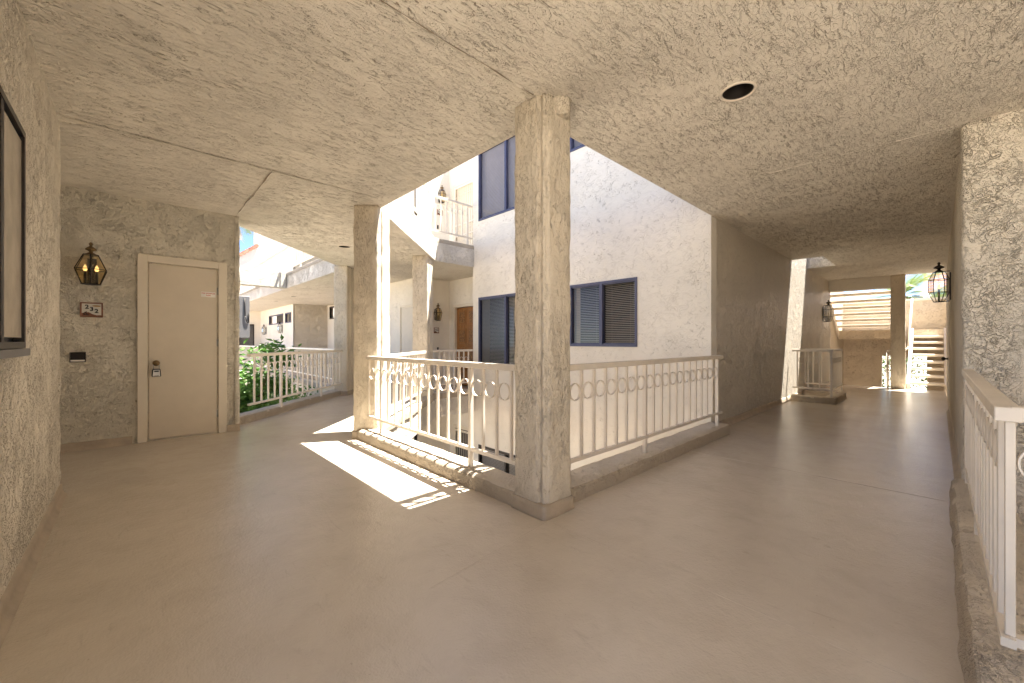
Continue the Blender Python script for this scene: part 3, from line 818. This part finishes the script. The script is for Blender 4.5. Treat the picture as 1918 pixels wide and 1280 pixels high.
# lock box hanging on the knob
lb = empty('lock_box', (0.19, 6.22-0.055, 0.80), 0, 'silver and black key lock box hanging from the closet door knob', 'lock box')
s = MB(); 
pts = [(-0.042, -0.055), (0.042, -0.055), (0.036, 0.035), (-0.036, 0.035)]
def plate(s, pts, y0, y1):
    a = [s.v((x, y0, z)) for x, z in pts]; b = [s.v((x, y1, z)) for x, z in pts]
    s.f(a); s.f(b[::-1])
    for i in range(len(pts)):
        j = (i+1) % len(pts); s.f([a[i], b[i], b[j], a[j]])
    bmesh.ops.recalc_face_normals(s.bm, faces=s.bm.faces[:])
    return s
plate(s, pts, -0.020, 0.02); bmesh.ops.bevel(s.bm, geom=s.bm.edges[:], offset=0.006, segments=2, affect='EDGES'); s.build('case', M['black'], lb)
s = MB(); plate(s, [(x*0.78, z*0.86-0.003) for x, z in pts], -0.027, -0.019); bmesh.ops.bevel(s.bm, geom=s.bm.edges[:], offset=0.002, segments=1, affect='EDGES'); s.build('face_plate', M['steel'], lb)
s = MB(); s.box(-0.02, 0.02, -0.031, -0.026, 0.002, 0.016); s.box(-0.02, 0.02, -0.031, -0.026, -0.045, -0.040); s.build('dial_window', M['black'], lb)
s = MB(); s.path([(-0.025, 0, 0.03), (-0.025, 0, 0.085), (-0.015, 0, 0.105), (0.015, 0, 0.105), (0.025, 0, 0.085), (0.025, 0, 0.03)], 0.004, 8); s.build('shackle', M['steel'], lb)

# ------------------------------------------------------------------ lanterns
def lantern(x, y, z, rz, label, prof, cap, glass, nb=2, lit=False, sides=6, metal=None, off=0.0, group='wall lanterns', tall=False):
    """prof: [(radius, z)...] glass body; local -y outwards, z relative to the body's middle"""
    metal = metal or M['dkmetal']
    r = empty('wall_lantern', (x, y, z), rz, label, 'lantern', group)
    cy = -(max(p[0] for p in prof)*0.92+0.02)
    P_ = [[(rr*math.cos(2*math.pi*(i+0.5)/sides), cy+rr*math.sin(2*math.pi*(i+0.5)/sides), zz) for i in range(sides)] for rr, zz in prof]
    s = MB()
    for ring in P_: 
        for i in range(sides): s.tube(ring[i], ring[(i+1) % sides], 0.0042, 6)
    for a, b in zip(P_, P_[1:]):
        for i in range(sides): s.tube(a[i], b[i], 0.0042, 6)
    s.build('frame', metal, r)
    s = MB()
    for a, b in zip(P_, P_[1:]):
        A = [s.v(p) for p in a]; B = [s.v(p) for p in b]
        for i in range(sides): s.f([A[i], A[(i+1) % sides], B[(i+1) % sides], B[i]])
    s.build('glass_body', glass, r)
    ztop = prof[0][1]; rt = prof[0][0]; zb = prof[-1][1]
    s = MB(); s.lathe([(rt*1.02, ztop), (rt*0.6, ztop+0.012), (0.014, ztop+0.03), (0.02, ztop+0.04), (cap*0.9, ztop+0.05), (cap, ztop+0.06), (cap*0.7, ztop+0.075), (0.012, ztop+0.09), (0.011, ztop+0.1), (0.018, ztop+0.112), (0.012, ztop+0.126), (0.003, ztop+0.134)], 16, (0, cy))
    s.build('finial', M['brass'] if glass is M['amber'] else metal, r)
    s = MB(); s.lathe([(prof[-1][0]*1.0, zb-0.004), (prof[-1][0]*1.0, zb+0.001)], sides, (0, cy)); s.build('base_plate', metal, r)
    s = MB(); s.box(-0.035, 0.035, -0.014, 0.0, zb+0.02, ztop-0.02); s.box(-0.012, 0.012, cy, -0.012, ztop-0.004, ztop+0.004) ; s.box(-0.012, 0.012, cy, -0.012, zb+0.0, zb+0.012); s.build('back_plate', metal, r)
    for k in range(nb):
        bx = (k-(nb-1)/2)*0.085; zs = zb+0.004
        q = MB(); q.tube((bx, cy, zs), (bx, cy, zs+(ztop-zb)*0.42), 0.011, 10); c = q.build('candle', M['bulbm'] if tall else M['dkmetal'], r)
        q = MB(); zz = zs+(ztop-zb)*0.42; q.lathe([(0.009, zz), (0.017, zz+0.02), (0.016, zz+0.035), (0.006, zz+0.06), (0.001, zz+0.07)], 12, (bx, cy)); q.build('bulb', M['lit'] if lit else M['bulbm'], c)
    return r
lantern(-0.325, 6.22, 1.89, 0, 'faceted brass lantern with two lit candle bulbs above the number 232', [(0.062, 0.165), (0.132, 0.01), (0.078, -0.14)], 0.045, M['amber'], 2, True, metal=M['dkmetal'], group=None)
TL = [(0.055, 0.20), (0.10, 0.09), (0.10, -0.08), (0.05, -0.21)]
lantern(8.0, -0.12, 1.90, R(180), 'tall dark lantern on the right corridor wall, seen in profile against the sky', TL, 0.055, M['clear'], 1, True, tall=True)
lantern(12.7, 2.0, 1.86, 0, 'tall dark lantern at the far end of the corridor, beside the stairs', TL, 0.055, M['clear'], 1, False, tall=True)
SL = [(0.06, 0.15), (0.105, 0.04), (0.06, -0.17)]
lantern(5.74, 9.0, 1.86, 0, 'amber lantern on the far recess wall left of the carved wooden door', SL, 0.05, M['amber'], 1, False)
lantern(5.86, 9.0, 4.95, 0, 'lantern on the upper balcony wall left of the white security door', SL, 0.05, M['amber'], 1, False)
lantern(5.03, 20.9, 1.75, R(-90), 'small far lantern under the two high windows, on the distant wing', TL, 0.05, M['clear'], 1, False, tall=True)
lantern(5.03, 24.0, 1.72, R(-90), 'farthest small lantern, left of the high windows on the distant wing', TL, 0.05, M['clear'], 1, False, tall=True)

# ------------------------------------------------------------------ number plaques and boxes
def plaque(x, y, z, rz, digits, w, h, label, pos):
    r = empty('number_plaque', (x, y, z), rz, label, 'number plaque')
    s = MB(); t = 0.011
    s.box(-w/2, w/2, -0.016, 0, -h/2, -h/2+t); s.box(-w/2, w/2, -0.016, 0, h/2-t, h/2); s.box(-w/2, -w/2+t, -0.016, 0, -h/2+t, h/2-t); s.box(w/2-t, w/2, -0.016, 0, -h/2+t, h/2-t)
    s.build('border', M['tile'], r)
    s = MB(); s.box(-w/2+t, w/2-t, -0.010, -0.001, -h/2+t, h/2-t); s.build('tile_face', M['white'], r)
    s = MB(); s.mat(M['tile'])
    iw, ih = w/2-t-0.001, h/2-t-0.001
    pts = [(-iw, -ih), (iw, -ih), (iw, -ih+0.012), (iw*0.5, -ih+0.010), (iw*0.1, -ih+0.02), (-iw*0.3, -ih+0.04), (-iw*0.7, -ih+0.035), (-iw, -ih+0.03)]
    s.f([s.v((a, -0.0108, b)) for a, b in pts])
    s.mat(M['gold']); s.f([s.v((iw*0.05+(iw*0.9)*(0.5+0.5*math.cos(t_))*1.0, -0.0106, ih*0.66+0.008*math.sin(t_))) for t_ in [2*math.pi*i/16 for i in range(16)]])
    s.mat(M['black'])
    for i in range(16):
        a = random.uniform(-iw*0.85, -iw*0.35); b = -ih+0.004+random.random()*0.035
        s.f([s.v((a-0.005, -0.0112-i*1e-5, b)), s.v((a+0.006, -0.0112-i*1e-5, b+0.002)), s.v((a+0.001, -0.0112-i*1e-5, b+0.014))])
    s.build('desert_picture', None, r)
    for dgt, (px, pz) in zip(digits, pos):
        s = MB(); text_into(s, dgt, 0.058, M['black'], (px, -0.0115, pz), 0.0022); s.build('digit', None, r)
    return r
plaque(-0.327, 6.22, 1.488, 0, '232', 0.168, 0.155, 'framed tile plaque reading 232 below the brass lantern', [(-0.035, 0.012), (0.0, -0.010), (0.036, -0.030)])
plaque(5.76, 9.0, 1.44, 0, '239', 0.15, 0.15, 'small tile number plaque under the far amber lantern', [(-0.04, 0.0), (0.0, -0.01), (0.04, -0.02)])
plaque(5.86, 9.0, 4.55, 0, '339', 0.15, 0.15, 'tile number plaque under the lantern on the upper balcony', [(-0.04, 0.0), (0.0, -0.01), (0.04, -0.02)])
r = empty('wall_box', (-0.428, 6.22, 0.985), 0, 'small dark recessed box with a pale lower strip, under the 232 plaque', 'wall box')
s = MB(); s.box(-0.058, 0.058, -0.03, 0.0, -0.052, -0.046); s.box(-0.058, 0.058, -0.03, 0, 0.046, 0.052); s.box(-0.058, -0.052, -0.03, 0, -0.046, 0.046); s.box(0.052, 0.058, -0.03, 0, -0.046, 0.046); s.box(-0.052, 0.052, -0.006, 0, -0.046, 0.046); s.build('housing', M['dkmetal'], r)
s = MB(); s.box(-0.051, 0.051, -0.028, -0.007, -0.045, -0.028); s.build('strip', M['paper'], r)
for a, b, z, lab in ((5.80, 9.0, 0.95, 'small dark doorbell on the far recess wall, under the number plaque'), (5.80, 9.0, 4.15, 'small dark doorbell on the upper balcony wall')):
    s = MB(); s.box(-0.02, 0.02, -0.025, 0, -0.05, 0.05); bmesh.ops.bevel(s.bm, geom=s.bm.edges[:], offset=0.006, segments=2, affect='EDGES')
    tag(s.build('doorbell', M['dkmetal'], None, (a, b, z)), lab, 'doorbell')

# ------------------------------------------------------------------ downlights
LABD = ['large round recessed downlight in the ceiling near the corner post', 'recessed downlight above the curved walkway, left of the slanted pillar', 'nearer small downlight under the ceiling of the distant wing', 'farther small downlight under the ceiling of the distant wing']
for (x, y), lab in zip(DL, LABD):
    r = empty('recessed_downlight', (x, y, ZC), 0, lab, 'downlight', 'recessed ceiling lights')
    n = 24; s = MB()
    prof = [(0.109, 0.0), (0.108, -0.006), (0.094, -0.007), (0.088, 0.004)]
    rings = [[s.v((rr*math.cos(2*math.pi*i/n), rr*math.sin(2*math.pi*i/n), z)) for i in range(n)] for rr, z in prof]
    for a, b in zip(rings, rings[1:]):
        for i in range(n): s.f([a[i], a[(i+1) % n], b[(i+1) % n], b[i]], True)
    s.build('trim_ring', M['rail'], r)
    s = MB(); prof = [(0.0885, 0.0), (0.078, 0.09), (0.06, 0.13)]
    rings = [[s.v((rr*math.cos(2*math.pi*i/n), rr*math.sin(2*math.pi*i/n), z)) for i in range(n)] for rr, z in prof]
    for a, b in zip(rings, rings[1:]):
        for i in range(n): s.f([a[i], b[i], b[(i+1) % n], a[(i+1) % n]], True)
    s.f(rings[-1]); s.build('baffle', M['dkmetal'], r)
    s = MB(); s.lathe([(0.045, 0.095), (0.05, 0.11), (0.03, 0.128)], 16); s.build('lamp', M['grey'], r)

# ------------------------------------------------------------------ right side walls
rw = empty('stucco_wall', (4.5, -0.13, 0), 0, 'right stucco wall, its rounded corner beside the near railing and running down the corridor', 'wall')
def PR(o): o.parent = rw; o.matrix_parent_inverse = Matrix.Translation((-4.5, 0.13, 0)); return o
PR(wall_mb((4.56, -0.13), (13.7, -0.13), -0.01, ZC, 0.2, -1, [(5.3, 6.2, 0.0, 2.05)]).build('wall', M['post']))
PR(wall_mb((4.5, -5), (4.5, -0.19), GZ, ZC, 0.2, -1, [(2.9, 4.55, 1.2, 2.42)]).build('wall', M['wall']))
s = rough_prism([(4.496, -0.30), (4.70, -0.30), (4.70, -0.126), (4.496, -0.126)], -0.3, ZC, 0.007, 0.035, 0.022); PR(s.build('wall_corner', M['wall']))
PR(skirting((9.78, -0.13), (4.60, -0.13)).build('base_cove', M['cove']))
f = window(None, 4.5, -0.45, 1.2, R(-90), 1.65, 1.22, 0.5, M['upglass'], M['dkalu'], False, fw=0.04); PR(f)
d = flush_door(None, 10.76, -0.13, 0, R(180), 0.90, 2.05, M['doorp'], M['framep'], fw=0.05, hinges=False, proud=0.012); PR(d)
s = MB(); s.lathe([(0.001, 0), (0.03, 0.002), (0.014, 0.012), (0.014, 0.035), (0.032, 0.05), (0.032, 0.07), (0.001, 0.085)], 16); k = s.build('door_knob', M['dkmetal'], d, (0.82, -0.01, 0.86)); k.rotation_euler = (R(90), 0, 0)

P1(skirting((5.42, 2.0), (13.6, 2.0)).build('base_cove', M['cove']))

# ------------------------------------------------------------------ stairs at the end of the corridor
st = empty('concrete_staircase', (13.75, 1.0, 0), 0, 'open riser staircase at the end of the corridor, two flights and a landing', 'staircase')
def PS(o): o.parent = st; o.matrix_parent_inverse = Matrix.Translation((-13.75, -1.0, 0)); return o
RS = 0.165; TR = 0.275
for i in range(8):
    x = 13.75+TR*i; z = RS*(i+1); s = MB(); s.box(x, x+0.30, -0.10, 0.46, z-0.06, z); bmesh.ops.bevel(s.bm, geom=s.bm.edges[:], offset=0.006, segments=1, affect='EDGES'); PS(s.build('tread', M['rail']))
for i in range(9):
    x = 15.95-TR*(i+1); z = 1.485+RS*(i+1); s = MB(); s.box(x, x+0.30, 0.82, 2.12, z-0.075, z); bmesh.ops.bevel(s.bm, geom=s.bm.edges[:], offset=0.006, segments=1, affect='EDGES'); PS(s.build('tread', M['rail']))
s = MB(); s.box(15.95, 17.2, -0.12, 2.14, 1.22, 1.485); PS(s.build('landing', M['tan']))
def stringer(p, q, w, h):
    s = MB(); a = [(p[0], p[2]-h), (p[0], p[2]+0.04), (q[0], q[2]+0.04), (q[0], q[2]-h)]
    A = [s.v((x, p[1]-w/2, z)) for x, z in a]; B = [s.v((x, p[1]+w/2, z)) for x, z in a]
    s.f(A); s.f(B[::-1])
    for i in range(4): s.f([A[i], B[i], B[(i+1) % 4], A[(i+1) % 4]])
    bmesh.ops.recalc_face_normals(s.bm, faces=s.bm.faces[:]); return s
PS(stringer((13.72, 0.50, 0.10), (15.94, 0.50, 1.48), 0.06, 0.22).build('stringer', M['rail']))
PS(stringer((13.72, -0.13, 0.10), (15.94, -0.13, 1.48), 0.05, 0.22).build('stringer', M['rail']))
PS(stringer((13.4, 0.80, 3.05), (15.94, 0.80, 1.48), 0.035, 0.2).build('stringer', M['rail']))
PS(stringer((13.4, 2.13, 3.05), (15.94, 2.13, 1.48), 0.035, 0.2).build('stringer', M['rail']))
s = MB(); s.path([(13.62, 0.86, 0.0), (13.62, 0.86, 0.88), (13.60, 0.84, 0.93), (13.62, 0.76, 0.95), (13.70, 0.52, 0.96), (13.78, 0.50, 1.0), (15.9, 0.50, 2.35)], 0.022, 8); PS(s.build('handrail', M['rail']))
tag(rough_prism([(13.5, 0.54), (13.72, 0.54), (13.72, 0.80), (13.5, 0.80)], 0, ZC, 0.005, 0.06, 0.012).build('stucco_post', M['post']), 'stucco post at the end of the corridor between the two stair flights', 'post')
tag(MB().box(13.5, 13.72, 0.80, 2.0, 2.47, ZC-0.002).build('header_beam', M['smooth']), 'stucco beam over the stair opening at the corridor end', 'beam')
sw = empty('stair_wall', (17.2, 1, GZ), 0, 'pale parapet wall behind the staircase, with a low opening onto the hedge', 'wall')
def PW(o): o.parent = sw; o.matrix_parent_inverse = Matrix.Translation((-17.2, -1.0, -GZ)); return o
PW(wall_mb((17.2, -1.2), (17.2, 2.6), GZ, 2.38, 0.2, -1, [(1.42, 2.42, -2.2, 0.70)]).build('wall', M['tan']))
PW(wall_mb((13.72, 2.16), (17.2, 2.16), GZ, 3.0, 0.2, 1).build('wall', M['tan']))
PW(wall_mb((13.9, -0.18), (17.2, -0.18), GZ, 2.38, 0.2, -1).build('wall', M['tan']))
PW(MB().box(17.16, 17.44, -1.2, 2.6, 2.381, 2.45).build('coping', M['rail']))

# ------------------------------------------------------------------ distant wing, seen through the left opening
b2 = empty('apartment_wing', (5.0, 19, GZ), 0, 'distant cream wing beyond the shrub, with high narrow windows and a screened door', 'building')
def P2(o): o.parent = b2; o.matrix_parent_inverse = Matrix.Translation((-5.0, -19.0, -GZ)); return o
HB = 7.0
P2(wall_mb((5.2, 11.501), (6.5, 11.501), GZ, HB, 0.1, -1).build('wall', M['smooth']))
P2(wall_mb((6.4, 11.5), (6.4, 19.0), GZ, HB, 0.15, -1, [(6.4, 7.2, 2.15, 2.70), (4.15, 4.9, 2.12, 2.70)]).build('wall', M['smooth']))
P2(wall_mb((5.03, 19.0), (6.55, 19.0), GZ, HB, 0.15, 1).build('wall', M['wall_side']))
P2(wall_mb((5.03, 19.001), (5.03, 25.3), GZ, HB, 0.15, -1, [(0.45, 1.4, 1.98, 2.45), (1.75, 4.4, 1.98, 2.45)]).build('wall', M['smooth']))
P2(wall_mb((2.6, 25.3), (5.2, 25.3), GZ, ST, 0.15, 1, [(1.45, 2.13, 0, 2.08)]).build('wall', M['smooth']))
P2(window(None, 6.4, 18.7, 2.15, R(-90), 0.8, 0.55, 0, M['upglass'], M['dkalu'], False))
P2(window(None, 6.4, 16.4, 2.12, R(-90), 0.75, 0.58, 0, M['upglass'], M['dkalu'], False))
P2(window(None, 5.03, 20.4, 1.98, R(-90), 0.95, 0.47, 0, M['upglass'], M['alu'], False))
P2(window(None, 5.03, 23.4, 1.98, R(-90), 2.65, 0.47, 0, M['upglass'], M['alu'], False))
f = window(None, 4.05, 25.3, 0, 0, 0.68, 2.08, 0, M['glass'], M['dkalu'], True); f.name = 'screen_door'; P2(f)
P2(MB().box(5.1, 10, 11.6, 25.4, HB-0.02, HB+0.1).build('roof', M['smooth']))
# column & meter cabinet at the left edge of that view
tag(rough_prism([(1.75, 13.25), (2.0, 13.25), (2.0, 13.7), (1.75, 13.7)], GZ, 2.77, 0.006, 0.1, 0.015).build('stucco_column', M['post']), 'stucco column under the sunlit cross beam, at the left edge of the far view', 'column')
s = MB(); s.box(-0.30, 0.22, -0.16, 0, 0, 1.15); bmesh.ops.bevel(s.bm, geom=s.bm.edges[:], offset=0.01, segments=1, affect='EDGES')
mc = tag(s.build('meter_cabinet', M['grey'], None, (2.12, 13.24, 1.25)), 'grey electrical cabinet on the far column, above the shrub', 'cabinet')
s = MB(); s.path([(0.10, -0.17, 1.1), (0.11, -0.18, 0.6), (0.14, -0.18, 0.45), (0.19, -0.18, 0.42), (0.2, -0.17, 0.7)], 0.012, 6); s.build('cable', M['dkmetal'], mc)
s = MB(); s.box(-4, 3.39, 13.6, 13.9, 2.775, 3.24); bmesh.ops.bevel(s.bm, geom=s.bm.edges[:], offset=0.015, segments=2, affect='EDGES')
o = s.build('cross_beam', M['wall_tan']); tag(o, 'sunlit textured stucco beam crossing the gap to the distant wing', 'beam')
o = dup(o, loc=(0, 0, -3.15)); o['label'] = 'lower stucco cross beam at floor height behind the shrub'

# far house with tiled roof, left view
def tile_roof(parent, x0, x1, y0, y1, z0, z1, axis='x', pitch=0.22):
    """mono slope of barrel tiles from (y0,z0) eave up to (y1,z1) ridge"""
    s = MB(); n = int(abs(x1-x0)/pitch); L = 12
    for i in range(n):
        xc = x0+(i+0.5)*(x1-x0)/n
        for j in range(L):
            a, b = j/L, (j+1)/L
            ya, yb = y0+(y1-y0)*a, y0+(y1-y0)*b; za, zb = z0+(z1-z0)*a, z0+(z1-z0)*b
            prev = None
            for k in range(5):
                t = math.pi*k/4; dx = math.cos(t)*pitch*0.5; dz = math.sin(t)*0.07
                cur = (s.v((xc+dx, ya, za+dz+0.03)), s.v((xc+dx, yb, zb+dz)))
                if prev: s.f([prev[0], prev[1], cur[1], cur[0]], True)
                prev = cur
    return s.build('roof', M['roof'], parent)
h1 = empty('tiled_house', (0, 34, GZ), 0, 'far house with a sloping red tile roof line against the blue sky, left view', 'house')
s = wall_mb((6.4, 33.5), (12.5, 33.5), 0, 13.5, 0.9, 1); s.build('wall', M['smooth'], h1).location = (0, -34, 0)
s = MB(); plate(s, [(0, 0), (6.39, 0), (6.39, 11.1), (0, 6.2)], -0.6, 3.5); s.build('wall', M['smooth'], h1)
s = MB()
for i in range(34):
    t = i/33; x = 6.39*t; z = 6.2+4.9*t+0.02; s.tube((x, -0.75, z), (x, 3.6, z), 0.13, 8)
s.build('roof', M['roof'], h1)
h2 = empty('tiled_house', (33, -6, GZ), R(-90), 'far house with a red barrel tile roof behind the stair parapet, right view', 'house')
s = wall_mb((-6.45, 0), (4, 0), 0, 6.95, 5, 1, [(0.5, 1.6, 5.1, 6.4), (2.1, 3.2, 5.1, 6.4)]); s.build('wall', M['smooth'], h2)
for a in (-5.95, -4.35): window(h2, a, 0, 5.1, 0, 1.1, 1.3, 0.5, M['upglass'], M['grey'], False)
tile_roof(h2, -6.6, 4.2, -0.5, 3.6, 6.95, 9.3, pitch=0.30)

# ------------------------------------------------------------------ plants
def leaf_cloud(s, pts, size, per, spread, shape=0.45):
    for p in pts:
        for _ in range(per):
            c = Vector(p)+Vector((random.gauss(0, spread), random.gauss(0, spread), random.gauss(0, spread*0.7)))
            L = size*random.uniform(0.6, 1.25); d = Vector((random.gauss(0, 1), random.gauss(0, 1), random.gauss(-0.1, 0.6))).normalized()
            sd = d.cross(Vector((random.gauss(0, 0.4), random.gauss(0, 0.4), 1))).normalized()*L*shape*0.5
            up_ = d.cross(sd).normalized()*L*0.08
            a = s.v(c); b = s.v(c+d*L*0.45+sd-up_); e = s.v(c+d*L); f_ = s.v(c+d*L*0.45-sd-up_); m = s.v(c+d*L*0.5+up_)
            s.f([a, b, m]); s.f([b, e, m]); s.f([e, f_, m]); s.f([f_, a, m])
def shrub_tree(x, y, z0, ztop, rad, label, leaf, n=60, per=22, name='leafy_shrub'):
    r = empty(name, (x, y, z0), 0, label, 'shrub'); H = ztop-z0
    tr = MB(); tips = []
    for k in range(9):
        a = 2*math.pi*k/9+random.random(); p = Vector((0, 0, 0)); q = Vector((math.cos(a)*0.12, math.sin(a)*0.12, H*0.3)); tr.tube(p, q, 0.035, 6, 0.025)
        for j in range(3):
            a2 = a+random.uniform(-0.9, 0.9); rr = rad*random.uniform(0.3, 0.9); e = Vector((math.cos(a2)*rr, math.sin(a2)*rr, H*random.uniform(0.66, 0.99)))
            mid = (q+e)/2+Vector((0, 0, 0.08*H)); tr.tube(q, mid, 0.022, 5, 0.014); tr.tube(mid, e, 0.014, 5, 0.004); tips += [e, e, (mid+e)/2]
    tr.build('trunk', M['trunk'], r)
    pts = []
    for _ in range(n):
        t = random.choice(tips); pts.append(t+Vector((random.gauss(0, 0.16*rad), random.gauss(0, 0.16*rad), random.gauss(0, 0.10))))
    s = MB(); leaf_cloud(s, pts, leaf, per, 0.12); s.build('crown', M['leaf'], r); return r
shrub_tree(1.25, 8.9, GZ, 1.15, 0.85, 'broad leaved green shrub rising behind the curved walkway railing', 0.15, 230, 22)
shrub_tree(2.6, 11.2, GZ, 0.25, 0.8, 'lower green shrub further back behind the same railing', 0.13, 60, 20)
shrub_tree(0.3, 11.5, GZ, 0.9, 1.0, 'green shrub mostly hidden behind the left wall end', 0.14, 60, 20)
s = MB(); pts = [(random.uniform(18.6, 20), random.uniform(-2.5, 4), random.uniform(-3.1, 1.0)) for _ in range(1100)]
leaf_cloud(s, pts, 0.12, 16, 0.16); tag(s.build('hedge', M['hedge']), 'dense green hedge seen under the stairs through the low opening', 'hedge')

def palm(x, y, h, label, nf=26, L=2.2, seed=1):
    rnd = random.Random(seed); r = empty('palm_tree', (x, y, GZ), 0, label, 'palm tree')
    s = MB(); pts = [Vector((0.15*math.sin(t*2), 0.1*t, h*t)) for t in [i/12 for i in range(13)]]
    for i in range(12): s.tube(pts[i], pts[i+1], 0.2-0.005*i, 10, 0.195-0.005*i)
    s.build('trunk', M['trunk'], r)
    top = pts[-1]; fr = MB()
    for k in range(nf):
        a = rnd.uniform(0, 2*math.pi); el = rnd.uniform(-0.7, 1.2); L2 = L*rnd.uniform(0.8, 1.1)
        fr.mat(M['palm'] if el > -0.35 else M['drygrass'])
        dirv = Vector((math.cos(a)*math.cos(el), math.sin(a)*math.cos(el), math.sin(el))); side = Vector((-math.sin(a), math.cos(a), 0)); p = top.copy(); m = 12
        for j in range(m):
            q = p+dirv*(L2/m); dirv = (dirv+Vector((0, 0, -0.11))).normalized()
            w = 0.015; fr.f([fr.v(p-side*w), fr.v(p+side*w), fr.v(q+side*w*0.8), fr.v(q-side*w*0.8)])
            if j > 1:
                ll = 0.55*math.sin(math.pi*(j-0.5)/m)+0.12
                for sg in (-1, 1):
                    for o_ in (0.0, 0.33, 0.66):
                        b = p+(q-p)*o_; e = b+side*sg*ll*0.85+dirv*ll*0.5+Vector((0, 0, -0.22*ll)); t = dirv*0.028
                        fr.f([fr.v(b-t), fr.v(b+t), fr.v(e)])
            p = q
    fr.build('crown', None, r); return r
palm(28.5, 1.1, 6.6, 'palm tree beyond the stairs, its fronds against the sky left of the tiled house', seed=3)
palm(31.0, 0.1, 6.2, 'palm tree right beside the far tiled house in the right view', seed=4)
palm(3.2, 27.5, 12.2, 'palm tree with fronds hanging into the sky at the left opening', nf=34, L=2.6, seed=5)
def tree(x, y, h, rad, label, seed):
    rnd = random.Random(seed); r = empty('broadleaf_tree', (x, y, GZ), 0, label, 'tree')
    s = MB(); s.tube((0, 0, 0), (0.1, 0, h*0.5), 0.22, 10, 0.14); tips = []
    for k in range(12):
        a = rnd.uniform(0, 6.28); e = Vector((math.cos(a)*rad*rnd.uniform(0.2, 0.8), math.sin(a)*rad*rnd.uniform(0.2, 0.8), h*rnd.uniform(0.6, 0.95))); s.tube((0.1, 0, h*0.45), e, 0.08, 6, 0.02); tips.append(e)
    s.build('trunk', M['trunk'], r)
    pts = [rnd.choice(tips)+Vector((rnd.gauss(0, rad*0.25), rnd.gauss(0, rad*0.25), rnd.gauss(0, rad*0.2))) for _ in range(150)]
    s = MB(); leaf_cloud(s, pts, 0.28, 14, 0.3); s.build('crown', M['hedge'], r)
tree(31, 5.5, 7.4, 1.8, 'green tree seen between the upper stair treads', 8)
tree(36, 9.0, 8.2, 2.2, 'farther green tree behind the upper stair flight', 9)
